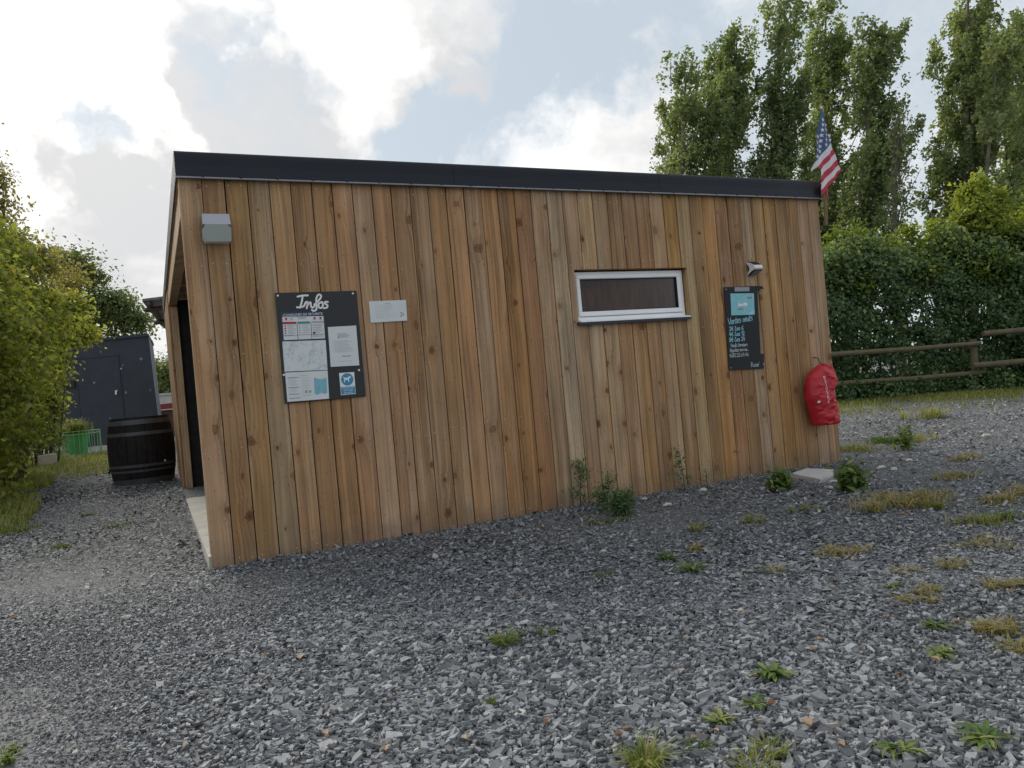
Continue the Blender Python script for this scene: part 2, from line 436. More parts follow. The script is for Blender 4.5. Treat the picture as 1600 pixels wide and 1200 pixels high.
# ------------------------------------------------------------------ ground
def ground_material():
    mt, n = material('slate_gravel_ground')
    tc = n('ShaderNodeTexCoord', out=None).outputs['Object']
    v1 = n('ShaderNodeTexVoronoi', {'Vector': tc, 'Scale': 42.0, 'Randomness': 1.0}, out=None)
    v2 = n('ShaderNodeTexVoronoi', {'Vector': tc, 'Scale': 90.0, 'Randomness': 1.0}, out=None)
    s1 = n('ShaderNodeSeparateColor', {0: v1.outputs['Color']}, out=None)
    s2 = n('ShaderNodeSeparateColor', {0: v2.outputs['Color']}, out=None)
    f = n.math('ADD', n.math('MULTIPLY', s1.outputs[0], 0.6), n.math('MULTIPLY', s2.outputs[0], 0.4))
    c = n.ramp(f, [(0.0, (0.045, 0.048, 0.053)), (0.5, (0.115, 0.12, 0.127)), (0.85, (0.19, 0.195, 0.202)), (1.0, (0.30, 0.30, 0.30))])
    big = n.noise(tc, 0.9, 6.0, 0.65)
    c = n.mix(n.math('MULTIPLY', n.mapr(big, 0.5, 0.72), 0.5), c, (0.135, 0.138, 0.144))
    h = n.math('ADD', n.math('MULTIPLY', v1.outputs['Distance'], -0.6), n.math('MULTIPLY', s1.outputs[1], 0.5))
    bp = n('ShaderNodeBump', {'Height': h, 'Strength': 0.8, 'Distance': 0.012})
    finish(n, n('ShaderNodeBsdfPrincipled', {'Base Color': c, 'Roughness': 0.8, 'Specular IOR Level': 0.3, 'Normal': bp}))
    return mt
def chip_material(name='slate_chip'):
    mt, n = material(name)
    a = n('ShaderNodeAttribute', out=None, attribute_name='rnd').outputs['Fac']
    tc = n('ShaderNodeTexCoord', out=None).outputs['Object']
    c = n.ramp(a, [(0.0, (0.058, 0.062, 0.070)), (0.30, (0.142, 0.150, 0.162)), (0.60, (0.244, 0.255, 0.271)), (0.93, (0.345, 0.357, 0.370)), (0.975, (0.36, 0.365, 0.37)), (0.982, (0.27, 0.20, 0.15)), (0.988, (0.36, 0.34, 0.30)), (1.0, (0.48, 0.47, 0.45))])
    nz = n.noise(tc, 55.0, 3.0)
    f = n.mapr(nz, 0.3, 0.7, 0.82, 1.15, False)
    c = n.mix(1.0, c, n.comb(f, f, f), 'MULTIPLY')
    dust = n.noise(tc, 0.8, 5.0, 0.6)
    c = n.mix(n.math('MULTIPLY', n.mapr(dust, 0.52, 0.78), 0.30), c, (0.24, 0.245, 0.255))
    finish(n, n('ShaderNodeBsdfPrincipled', {'Base Color': c, 'Roughness': 0.68, 'Specular IOR Level': 0.3}))
    return mt
M_ground = ground_material()
M_chip = chip_material()
rng = np.random.default_rng(11)
def axis_lines(lo, hi, fine_lo, fine_hi, step):
    a = list(np.arange(fine_lo, fine_hi+1e-6, step))
    x, s = fine_hi, step
    while x < hi: s *= 1.35; x += s; a.append(min(x, hi))
    x, s = fine_lo, step
    while x > lo: s *= 1.35; x -= s; a.insert(0, max(x, lo))
    return np.array(a)
gx = axis_lines(-900, 900, -6, 18, 0.25); gy = axis_lines(-900, 900, -6, 14, 0.25)
def lump(x, y):
    """low heaps and wheel tracks in the gravel"""
    return 0.010*np.sin(1.9*x+0.6*y+0.5)*np.sin(1.3*y-0.7*x) + 0.007*np.sin(4.3*x+1.0)*np.sin(3.7*y+2.0)
def gz(x, y):
    near = np.exp(-(np.maximum(np.abs(x)-12, 0)/8.0)**2)
    wallfade = 1.0 - np.clip(1-np.abs(y)/0.5, 0, 1)*((x > -0.4) & (x < 6.5))
    return gh(y) + lump(x, y)*near*wallfade
XX, YY = np.meshgrid(gx, gy, indexing='ij')
ZZ = gz(XX, YY)
vid = np.arange(XX.size).reshape(XX.shape)
quads = np.stack([vid[:-1, :-1], vid[1:, :-1], vid[1:, 1:], vid[:-1, 1:]], -1).reshape(-1, 4)
me = bpy.data.meshes.new('ground')
me.from_pydata(np.stack([XX, YY, ZZ], -1).reshape(-1, 3).tolist(), [], quads.tolist())
me.polygons.foreach_set('use_smooth', [True]*len(me.polygons)); me.materials.append(M_ground)
tag(link('ground', me), kind='structure')

# slate chips: nobody could count them, one object
def chips(name, F0, F1, N, size, solid, seed, fade=None):
    r = np.random.default_rng(seed)
    F = np.sqrt(r.uniform(F0**2, F1**2, N)) if solid else r.uniform(F0, F1, N)
    if fade: F = np.where(F > fade, fade+(F-fade)*r.uniform(0, 1, N)**0.8, F)
    lat = np.where(r.uniform(0, 1, N) < (0.0 if solid else 0.26)*np.clip((F-5.0)/2.0, 0, 1), r.uniform(-0.78, -0.30, N), r.uniform(-0.80, 0.80, N))*F + r.uniform(-0.5, 0.5, N)
    h0 = np.array([_F[0], _F[1]]); h0 /= np.linalg.norm(h0); r0 = np.array([h0[1], -h0[0]])
    X = CAM[0]+F*h0[0]+lat*r0[0]; Y = CAM[1]+F*h0[1]+lat*r0[1]
    if solid:            # chips banked up against the foot of the planks
        m_ = 9000; wi = r.choice(N, m_, replace=False)
        X[wi] = r.uniform(-0.03, 6.1, m_); Y[wi] = -0.02-np.abs(r.normal(0, 0.07, m_))
    keep = ~((X > -0.02) & (X < 6.06) & (Y > -0.015) & (Y < 8))
    # the worn track on the left holds fines, the heap in the middle holds coarse chips
    coarse = np.exp(-(((X-0.9)/1.6)**2+((Y+3.3)/1.2)**2))*0.55 + 0.8 + 0.22*np.sin(2.3*X+1.1)*np.sin(1.9*Y+0.3)
    coarse *= 1 - (0.42 if solid else 0.42-0.30*np.clip((F-3.5)/4.0, 0, 1))*np.exp(-((X+0.80)/0.60)**2)
    if not solid and F0 < 5: keep &= r.uniform(0, 1, N) < np.clip((F-3.0)/2.2, 0, 1)
    track = np.exp(-((X+0.85)/0.55)**2)
    keep &= r.uniform(0, 1, N) > (0.22 if solid else 0.0)*track
    X, Y, coarse = X[keep], Y[keep], coarse[keep]; k = len(X)
    L = size*coarse*np.exp(r.normal(0, 0.38, k)); L = np.clip(L, 0.006, 0.075)
    asp = r.uniform(0.35, 0.90, k)
    th = r.uniform(0, 2*math.pi, k)
    K = 4
    ang = (np.arange(K)[None, :] + r.uniform(-0.36, 0.36, (k, K)))*2*math.pi/K
    rad = r.uniform(0.55, 1.15, (k, K))*0.5
    px = np.cos(ang)*rad*L[:, None]; py = np.sin(ang)*rad*(L*asp)[:, None]
    tx = r.normal(0, 0.30, k); ty = r.normal(0, 0.30, k)
    pz = px*tx[:, None]+py*ty[:, None]
    wx = px*np.cos(th)[:, None]-py*np.sin(th)[:, None]; wy = px*np.sin(th)[:, None]+py*np.cos(th)[:, None]
    bank = 0.022*np.exp(-(Y/0.06)**2)*((X > -0.05) & (X < 6.15))*(0.6+0.4*np.sin(X*5)*np.sin(X*2.3+1))
    base = gz(X, Y) + r.uniform(0.001, 0.012, k) + 0.10*L + bank + (0.0 if solid else 0.005)
    T = np.stack([X[:, None]+wx, Y[:, None]+wy, base[:, None]+pz], -1)
    col = np.clip(r.beta(1.35, 1.7, k)*0.965, 0, 0.965)
    odd = r.uniform(0, 1, k) < 0.007; col[odd] = r.uniform(0.975, 1.0, odd.sum())
    if not solid:
        return np_mesh(name, T.reshape(-1, 3), K, M_chip, col)
    thick = L*r.uniform(0.10, 0.26, k)+0.003
    B = T.copy(); c0 = T.mean(1, keepdims=True); B = c0+(B-c0)*1.10; B[..., 2] -= thick[:, None]
    V = np.concatenate([T, B], 1).reshape(-1, 3)
    base_i = (np.arange(k)*2*K)[:, None]
    top = base_i+np.arange(K)[None, :]
    i0 = np.arange(K); i1 = (i0+1) % K
    side = np.stack([base_i+i0, base_i+K+i0, base_i+K+i1, base_i+i1], -1)
    me = bpy.data.meshes.new(name)
    me.vertices.add(len(V)); me.vertices.foreach_set('co', V.astype(np.float32).ravel())
    loops = np.concatenate([top, side.reshape(k, -1)], 1).astype(np.int32)
    me.loops.add(loops.size); me.loops.foreach_set('vertex_index', loops.ravel())
    per = np.concatenate([[0], [K+4*i for i in range(K)]])
    st = (np.arange(k)*(5*K))[:, None]+per[None, :]
    me.polygons.add(st.size); me.polygons.foreach_set('loop_start', st.ravel().astype(np.int32))
    at = me.attributes.new('rnd', 'FLOAT', 'FACE'); at.data.foreach_set('value', np.repeat(col, K+1).astype(np.float32))
    me.polygons.foreach_set('use_smooth', np.zeros(st.size, dtype=bool))
    me.materials.append(M_chip); me.update(calc_edges=True)
    return me
tag(link('slate_gravel', chips('slate_gravel', 1.55, 5.2, 130000, 0.0200, True, 3, 3.4)), 'loose grey slate chips covering the yard in the foreground', 'gravel', kind='stuff')
tag(link('slate_gravel', chips('slate_gravel_mid', 3.0, 11.5, 235000, 0.029, False, 4)), 'smaller looking slate chips along the cabin and beyond', 'gravel', kind='stuff')
tag(link('slate_gravel', chips('slate_gravel_far', 9.5, 17.0, 62000, 0.046, False, 5)), 'far slate chips reaching to the hedges', 'gravel', kind='stuff')

# ------------------------------------------------------------------ cabin
L_W, H_W = 6.047, 2.716
NPL = 40; PW = L_W/NPL; GAP = 0.0068; TH = 0.024
cabin = empty('wooden_cabin', (3.0, 0.0, 0.0))
tag(cabin, 'flat roofed timber cabin clad in vertical brown planks with a dark fascia', 'cabin')
TINT = {'b': (0.375, 0.220, 0.106), 'g': (0.388, 0.258, 0.146), 'o': (0.392, 0.212, 0.080), 'r': (0.355, 0.190, 0.094), 'p': (0.412, 0.300, 0.196)}
KINDS = 'gbbgbbbbgbbgbbgrorgpgggbbbgogbo' + 'rbgbobbgg'
KINDS = list(KINDS)[:40]
WX0, WX1, WZ0, WZ1 = 3.082, 4.288, 1.560, 2.036     # window opening
rp = random.Random(5)
plank_cache = {}
def plank_mesh(w, h, zlo):
    key = (round(w, 4), round(h, 4))
    if key not in plank_cache:
        mb = MB(); mb.cbox(-w/2, w/2, -TH/2, TH/2, 0, h, 0.0025)
        plank_cache[key] = mb.mesh('plank', M_plank)
    return plank_cache[key]
def tint(o, kind, rr=rp):
    c = np.array(TINT[kind])*rr.uniform(0.84, 1.12)*np.array([1, rr.uniform(0.96, 1.04), rr.uniform(0.92, 1.08)])
    o.color = (*np.clip(c, 0, 1), 1)
def plank(x0, x1, z0, z1, kind, y=0.0, parent=cabin):
    w = x1-x0
    o = bpy.data.objects.new('plank', plank_mesh(w, z1-z0, 0)); COL.objects.link(o)
    o.parent = parent
    o.location = np.array([(x0+x1)/2, TH/2+y+rp.uniform(-0.0025, 0.002), z0]) - WL[parent.name]
    o.rotation_euler = (rp.uniform(-0.0006, 0.0006), rp.uniform(-0.0006, 0.0006), rp.uniform(-0.006, 0.006))
    tint(o, kind)
    return o
for i in range(NPL):
    x0, x1 = i*PW+GAP/2, (i+1)*PW-GAP/2
    k = KINDS[i]
    zb = -0.03+rp.uniform(-0.004, 0.004)
    if x1 <= WX0 or x0 >= WX1:
        plank(x0, x1, zb, H_W, k)
    elif x0 >= WX0-0.002 and x1 <= WX1+0.002:
        plank(x0, x1, zb, WZ0, rp.choice('bgbbg') if k == 'o' else k); plank(x0, x1, WZ1, H_W, k)
    else:                                             # planks notched round the opening
        mb = MB(); c = (x0+x1)/2
        if x0 < WX0: poly = [(x0, zb), (x1, zb), (x1, WZ0), (WX0, WZ0), (WX0, WZ1), (x1, WZ1), (x1, H_W), (x0, H_W)]
        else: poly = [(x0, zb), (x1, zb), (x1, H_W), (x0, H_W), (x0, WZ1), (WX1, WZ1), (WX1, WZ0), (x0, WZ0)]
        mb.prism(poly, 0.0, TH)
        o = mb.build('plank', M_plank, cabin, origin=(c, TH/2, zb)); tint(o, k)
mb = MB()                                             # backing behind the boards, open at the window
for (a, b, c, d) in ((0.03, WX0-0.012, -0.02, 2.71), (WX1+0.012, L_W-0.01, -0.02, 2.71), (WX0-0.012, WX1+0.012, -0.02, WZ0-0.012), (WX0-0.012, WX1+0.012, WZ1+0.012, 2.71)):
    mb.box(a, b, TH+0.005, TH+0.05, c, d)
mb.build('wall_backing', M_backing, cabin)
mb = MB()
mb.cbox(0.004, 0.10, TH+0.052, 0.125, -0.02, 2.71, 0.003)
o = mb.build('corner_post', M_beam, cabin, origin=(0.05, 0.08, 0))
mb = MB(); mb.box(0.02, 2.6, 0.125, 5.18, -0.25, 0.10); mb.box(-0.015, 0.02, 0.03, 5.18, -0.25, 0.098)
mb.build('floor_slab', M_concrete, cabin)
# side of the porch: beam, far side wall, inner walls
mb = MB(); mb.cbox(0.012, 0.11, 0.13, 5.15, 2.52, 2.712, 0.004); mb.build('porch_beam', M_beam, cabin, origin=(0.06, 2.6, 2.6))
M_porch_shade = plain('painted_porch_shade', (0.012, 0.010, 0.010), 0.8)  # near-black wall colour stands in for the shade inside the porch
for i in range(16):
    y0 = 5.16+i*0.152
    mb = MB(); mb.cbox(0.0, 0.024, y0+0.002, y0+0.149, 0.02, 2.71, 0.003)
    o = mb.build('plank', M_plank, cabin, origin=(0.012, y0+0.075, 0.02)); tint(o, 'bgbo'[i % 4])
mb = MB(); mb.cbox(0.028, 0.115, 5.155, 5.19, 0.05, 2.51, 0.003); o = mb.build('jamb_board', M_beam, cabin, origin=(0.07, 5.17, 0.05))
mb = MB(); mb.box(0.118, 2.6, 5.20, 5.26, 0.1, 2.70); mb.box(2.6, 2.66, 0.08, 5.26, 0.1, 2.70); mb.build('inner_wall', M_porch_shade, cabin)
for i in range(9):
    y0 = 0.4+i*0.55
    mb = MB(); mb.cbox(0.115, 2.59, y0, y0+0.07, 2.55, 2.70, 0.004); mb.build('rafter', M_beam, cabin, origin=(1.3, y0, 2.6))
mb = MB(); mb.box(0.03, L_W-0.02, 7.55, 7.6, 0, 2.7); mb.box(L_W-0.03, L_W-0.006, 0.03, 7.55, -0.02, 2.708); mb.build('outer_wall', M_beam, cabin)
mb = MB(); mb.box(0.0, L_W, 0.0, 7.6, 2.7165, 2.76); mb.build('roof_deck', M_beam, cabin)
mb = MB(); mb.box(0.03, L_W-0.03, 0.03, 7.57, 2.765, 2.83); mb.build('roof', M_roof, cabin)
# fascia: folded dark sheet with a rolled top edge
def fascia(poly2, a, b, axis, name='fascia'):
    mb = MB(); mb.prism(poly2, a, b, axis=axis)
    return mb.build(name, M_fascia, cabin)
prof = [(-0.034, 2.724), (-0.030, 2.80), (-0.0325, 2.86), (-0.030, 2.884), (-0.021, 2.897), (-0.006, 2.902), (0.022, 2.900), (0.022, 2.72), (-0.030, 2.72)]
joints = [-0.012, 2.03, 4.04, 6.062]
for a, b in zip(joints[:-1], joints[1:]):
    fascia(prof, a+0.0012, b-0.0012, 'x')
fascia([(-0.012, 2.72), (0.022, 2.72), (0.022, 2.898), (-0.005, 2.898), (-0.012, 2.89)], 0.0235, 7.61, 'y', 'side_fascia')
fascia([(L_W-0.02, 2.72), (L_W+0.015, 2.72), (L_W+0.015, 2.89), (L_W+0.008, 2.897), (L_W-0.02, 2.897)], 0.0235, 7.61, 'y', 'side_fascia')
mb = MB(); mb.prism([(-0.046, 2.7095), (-0.036, 2.7215), (-0.004, 2.7185), (-0.004, 2.7145), (-0.035, 2.7155), (-0.044, 2.706)], -0.012, 6.062, axis='x'); mb.build('drip_edge', M_lip, cabin)
mb = MB(); mb.lathe([(0.0, 0.0), (0.009, 0.001), (0.009, 0.006), (0.005, 0.009), (0.0, 0.010)], (0, 0, 0), 8)
screw_me = mb.mesh('fascia_screw', M_screw)
for i in range(24): link('fascia_screw', screw_me, cabin, (0.16+i*0.252, -0.0375, 2.727))
mb = MB()
rn = random.Random(3)
for i in range(NPL):
    for zr in (0.04, 0.80, 1.45, 2.10, 2.66):
        for dx in (0.03, 0.115):
            xx, zz = i*PW+dx+rn.uniform(-0.006, 0.006), zr+0.03*math.sin(i*0.5)+rn.uniform(-0.012, 0.012)
            if WX0-0.03 < xx < WX1+0.03 and WZ0-0.04 < zz < WZ1+0.03: continue
            if rn.random() < 0.25: continue
            q = [(xx+0.0036*math.cos(t*math.pi/3), -0.0042, zz+0.0036*math.sin(t*math.pi/3)) for t in range(6)]
            q2 = [(a, 0.004, c) for a, b, c in q]
            mb.face(q[::-1])
            for t in range(6): mb.face([q[t], q[(t+1) % 6], q2[(t+1) % 6], q2[t]])
tag(mb.build('nail_heads', M_nail, cabin), kind='stuff')
mb = MB(); mb.cbox(1.372, 1.445, -0.012, 0.02, -0.012, 0.032, 0.003); mb.build('vent_opening', M_black, cabin)

# window
def ring(mb, x0, x1, z0, z1, w, y0, y1, c=0.004):
    mb.cbox(x0, x1, y0, y1, z0, z0+w, c); mb.cbox(x0, x1, y0, y1, z1-w, z1, c)
    mb.cbox(x0, x0+w, y0+0.0004, y1, z0+w-0.003, z1-w+0.003, c); mb.cbox(x1-w, x1, y0+0.0004, y1, z0+w-0.003, z1-w+0.003, c)
mb = MB(); ring(mb, 3.098, 4.272, 1.588, 2.022, 0.040, 0.055, 0.115)
win = mb.build('window', M_pvc, cabin, origin=(3.68, 0.08, 1.588))
mb = MB(); ring(mb, 3.116, 4.240, 1.632, 2.000, 0.042, 0.042, 0.100, 0.007); mb.build('sash', M_pvc, win)
mb = MB(); ring(mb, 3.1585, 4.1975, 1.6745, 1.9575, 0.006, 0.046, 0.09, 0.001); mb.build('seal', M_pvc_seal, win)
mt, n = material('window_glass')
fr = n('ShaderNodeFresnel', {'IOR': 1.5})
finish(n, n('ShaderNodeMixShader', {0: n.math('MULTIPLY', fr, 0.45), 1: n('ShaderNodeBsdfTransparent', {'Color': (0.85, 0.84, 0.82, 1)}), 2: n('ShaderNodeBsdfGlossy', {'Roughness': 0.03, 'Color': (0.9, 0.9, 0.9, 1)})}))
mb = MB(); mb.box(3.152, 4.204, 0.062, 0.068, 1.668, 1.964); mb.build('pane', mt, win)
mt, n = material('brown_curtain')
tc = n('ShaderNodeTexCoord', out=None).outputs['Object']
wv = n.noise(n.vmath('MULTIPLY', tc, (26.0, 1.0, 2.5)), 1.0, 4.0, 0.6)
finish(n, n('ShaderNodeBsdfPrincipled', {'Base Color': n.ramp(wv, [(0.25, (0.045, 0.016, 0.010)), (0.75, (0.21, 0.080, 0.046))]), 'Roughness': 0.9}))
mb = MB()
cols = 60
for i in range(cols):
    xa, xb = 3.10+1.17*i/cols, 3.10+1.17*(i+1)/cols
    ya, yb = 0.135+0.010*math.sin(i*1.1), 0.135+0.010*math.sin((i+1)*1.1)
    mb.face([(xa, ya, 1.6), (xb, yb, 1.6), (xb, yb, 2.02), (xa, ya, 2.02)])
mb.build('curtain', mt, win, smooth=True)
mb = MB(); mb.box(3.09, 4.28, 0.15, 0.16, 1.57, 2.03); mb.build('inner_panel', M_backing, win)
mb = MB()
mb.cbox(WX1, WX1+0.022, TH+0.001, 0.118, WZ0-0.02, WZ1+0.02, 0.002); mb.cbox(WX0-0.022, WX0, TH+0.001, 0.118, WZ0-0.02, WZ1+0.02, 0.002)
mb.cbox(WX0+0.001, WX1-0.001, TH+0.001, 0.118, WZ1, WZ1+0.02, 0.002)
o = mb.build('reveal', M_plank, win); o.color = (0.40, 0.235, 0.10, 1)
mb = MB(); mb.prism([(-0.040, 1.552), (-0.040, 1.572), (-0.034, 1.574), (0.056, 1.5865), (0.056, 1.562), (-0.032, 1.558), (-0.034, 1.552)], 3.062, 4.262, axis='x'); mb.build('sill', M_sill, win)
mb = MB(); mb.prism([(-0.040, 1.5755), (0.0545, 1.588), (0.0545, 1.600), (-0.030, 1.5875), (-0.040, 1.582)], 3.085, 4.258, axis='x'); mb.build('sill_cap', M_pvc, win)

# ------------------------------------------------------------------ floodlight
fl = empty('floodlight', (0.215, 0.0, 2.26)); tag(fl, 'grey and white outdoor floodlight high on the left end of the cabin', 'wall light')
mb = MB(); mb.cbox(0.185, 0.25, -0.045, -0.003, 2.345, 2.42, 0.004); mb.build('bracket', M_black, fl)
mb = MB(); mb.hexa([(0.128, -0.118, 2.372), (0.309, -0.118, 2.372), (0.309, -0.03, 2.372), (0.128, -0.03, 2.372), (0.130, -0.085, 2.452), (0.307, -0.085, 2.452), (0.307, -0.03, 2.452), (0.130, -0.03, 2.452)])
mb.build('housing', M_grey_metal, fl)
mt, n = material('frosted_lens')
finish(n, n('ShaderNodeBsdfPrincipled', {'Base Color': (0.44, 0.49, 0.465, 1), 'Roughness': 0.28, 'Specular IOR Level': 0.6}))
mb = MB()
def tilt(poly, y0, dy, z0, z1):
    return [(a, y0+dy*(b-z0)/(z1-z0), b) for a, b in poly]
poly = [(0.122, 2.335), (0.122, 2.285), (0.140, 2.260), (0.303, 2.260), (0.308, 2.275), (0.308, 2.345), (0.284, 2.366), (0.142, 2.366)]
fa = tilt(poly, -0.085, -0.055, 2.26, 2.366); bk = [(a, b+0.030, c) for a, b, c in fa]
mb.face(fa); mb.face(bk[::-1])
for i in range(8): mb.face([fa[i], bk[i], bk[(i+1) % 8], fa[(i+1) % 8]][::-1])
mb.build('lamp_lens', mt, fl)
mb = MB(); fb_ = [(a*0.97+0.0065, b+0.031, c) for a, b, c in fa]; f2 = [(a, b+0.035, c) for a, b, c in fb_]
mb.face(fb_); mb.face(f2[::-1])
for i in range(8): mb.face([fb_[i], f2[i], f2[(i+1) % 8], fb_[(i+1) % 8]][::-1])
mb.build('lamp_body', M_paint_white, fl)

# ------------------------------------------------------------------ strokes for painted and chalked writing
def ribbon(mb, pts, w, y, m=0):
    P = [np.array(p, float) for p in pts]
    n_ = len(P)
    Lf, Rt = [], []
    for i in range(n_):
        t = P[min(i+1, n_-1)]-P[max(i-1, 0)]; t = t/(np.linalg.norm(t)+1e-9); nn = np.array([-t[1], t[0]])
        Lf.append(P[i]+nn*w/2); Rt.append(P[i]-nn*w/2)
    for i in range(n_-1):
        dy = 0.00012*(i % 3)
        mb.face([(Lf[i][0], y-dy, Lf[i][1]), (Rt[i][0], y-dy, Rt[i][1]), (Rt[i+1][0], y-dy, Rt[i+1][1]), (Lf[i+1][0], y-dy, Lf[i+1][1])], m)
    for e, yy in ((0, y-0.0004), (n_-1, y-0.0005)):
        mb.face([(P[e][0]+w/2*math.cos(a), yy, P[e][1]+w/2*math.sin(a)) for a in np.linspace(0, 2*math.pi, 9)[:-1]], m)
def spline(pts, sub=5):
    P = [np.array(p, float) for p in pts]; out = []
    P = [2*P[0]-P[1]]+P+[2*P[-1]-P[-2]]
    for i in range(1, len(P)-2):
        for s in range(sub):
            t = s/sub
            out.append(0.5*((2*P[i])+(-P[i-1]+P[i+1])*t+(2*P[i-1]-5*P[i]+4*P[i+1]-P[i+2])*t*t+(-P[i-1]+3*P[i]-3*P[i+1]+P[i+2])*t**3))
    out.append(P[-2]); return out
GL = {  # hand-drawn letters, unit height
 'V': (0.62, [[(0, 1), (.28, 0), (.6, 1)]]), 'e': (0.5, [[(.02, .3), (.42, .34), (.36, .55), (.15, .56), (.03, .3), (.12, .03), (.44, .08)]]),
 'n': (0.5, [[(.03, .56), (.05, 0)], [(.05, .36), (.2, .56), (.38, .48), (.42, 0)]]), 't': (0.36, [[(.18, .9), (.15, .1), (.3, .02)], [(0, .6), (.34, .62)]]),
 's': (0.42, [[(.36, .5), (.18, .58), (.06, .44), (.3, .24), (.28, .04), (.02, .05)]]), 'o': (0.5, [[(.24, .56), (.05, .3), (.22, 0), (.42, .28), (.24, .56)]]),
 'u': (0.5, [[(.03, .56), (.08, .08), (.3, .04), (.42, .5)], [(.42, .56), (.44, 0)]]), 'f': (0.36, [[(.36, .92), (.2, .96), (.14, .6), (.12, -.1)], [(0, .5), (.32, .54)]]),
 '2': (0.5, [[(.04, .78), (.22, .98), (.4, .74), (.04, .02)], [(.04, .02), (.46, .04)]]), '4': (0.5, [[(.28, 1), (.03, .36)], [(.03, .36), (.46, .4)], [(.34, .66), (.3, 0)]]),
 '8': (0.5, [[(.4, .86), (.2, .98), (.1, .74), (.36, .38), (.22, 0), (.05, .24), (.38, .72), (.4, .86)]]), '6': (0.5, [[(.38, .96), (.1, .5), (.12, .06), (.36, .06), (.38, .36), (.12, .36)]]),
 '1': (0.34, [[(.04, .72), (.22, .98), (.22, 0)]]), '0': (0.5, [[(.24, .98), (.05, .5), (.22, 0), (.42, .48), (.24, .98)]]),
 '€': (0.56, [[(.5, .86), (.26, .92), (.12, .5), (.24, .06), (.5, .12)], [(0, .58), (.42, .6)], [(0, .4), (.4, .42)]]),
 'L': (0.5, [[(.12, .98), (.34, .9), (.1, .5), (.06, .04)], [(.06, .04), (.46, .06)]]), 'O': (0.66, [[(.3, .98), (.05, .5), (.28, 0), (.56, .46), (.3, .98)]]),
 'r': (0.38, [[(.05, .56), (.06, 0)], [(.06, .34), (.18, .54), (.34, .54)]]), 'm': (0.68, [[(.03, .56), (.04, 0)], [(.04, .38), (.16, .56), (.28, .46), (.3, 0)], [(.3, .4), (.44, .56), (.56, .44), (.58, 0)]]),
 'i': (0.22, [[(.1, .56), (.1, 0)], [(.1, .78), (.11, .84)]]), 'A': (0.62, [[(.02, 0), (.28, 1), (.54, 0)], [(.12, .36), (.46, .36)]]),
 'p': (0.5, [[(.05, .56), (.06, -.36)], [(.06, .46), (.3, .56), (.4, .28), (.24, .02), (.06, .12)]]), 'l': (0.24, [[(.1, .98), (.1, .06), (.2, 0)]]),
 'R': (0.58, [[(.06, 0), (.08, .98)], [(.08, .94), (.42, .9), (.4, .6), (.1, .48)], [(.14, .48), (.5, .02)]]), '.': (0.22, [[(.08, .02), (.1, .06)]]),
 "'": (0.2, [[(.1, .8), (.16, .98)]]), 'z': (0.46, [[(.04, .54), (.38, .54), (.06, .02)], [(.06, .02), (.42, .04)]]), 'a': (0.5, [[(.38, .5), (.14, .54), (.04, .2), (.2, .02), (.38, .36)], [(.38, .56), (.42, 0)]]), ' ': (0.34, []),
}
def write(mb, s, x, z, h, w, y, width=None, slope=0.0, m=0):
    tot = sum(GL[c][0] for c in s)
    sx = h if width is None else width/tot
    cx = 0.0
    for c in s:
        adv, st = GL[c]
        for pl in st:
            pts = [(x+(cx+a)*sx, z+b*h+slope*(cx+a)*sx) for a, b in pl]
            ribbon(mb, spline(pts, 4) if len(pts) > 2 else pts, w, y, m)
        cx += adv

# ------------------------------------------------------------------ notice board with its papers
bd = empty('notice_board', (0.875, 0.0, 1.105)); tag(bd, 'black notice board with Infos painted in white on the plank wall', 'notice board')
mb = MB(); mb.cbox(0.578, 1.171, -0.016, -0.005, 1.106, 1.904, 0.002); mb.build('panel', M_board, bd)
for (px, py) in ((433.5, 462.5), (550.5, 459), (443, 586), (560, 578.5)):
    mb = MB(); q = wallp(px, py); mb.tube([(q[0], -0.0165, q[2]), (q[0], -0.020, q[2])], [0.0085, 0.006], 8); mb.build('screw_cap', M_paint_white, bd)
mb = MB()
def zi(a, b): q = wallp(430+a*145/1600, 455+b*145/1600); return (q[0], q[2])
for st in ([(378, 100), (460, 82), (555, 78)], [(465, 90), (452, 180), (425, 278)], [(368, 282), (425, 284), (490, 262)],
           [(490, 262), (515, 205), (545, 190), (548, 240), (535, 300)], [(540, 262), (580, 205), (605, 205), (608, 262), (640, 290), (680, 240)],
           [(668, 235), (720, 190), (780, 110), (770, 68), (725, 75), (700, 150), (705, 250), (700, 320), (655, 345), (625, 328)],
           [(775, 200), (745, 220), (742, 275), (780, 295), (812, 260), (810, 210), (775, 200), (800, 190)],
           [(900, 190), (855, 190), (848, 215), (890, 245), (885, 285), (830, 298)]):
    ribbon(mb, spline([zi(*p) for p in st], 5), 0.0135, -0.0175)
mb.build('lettering', M_paint_white, bd)

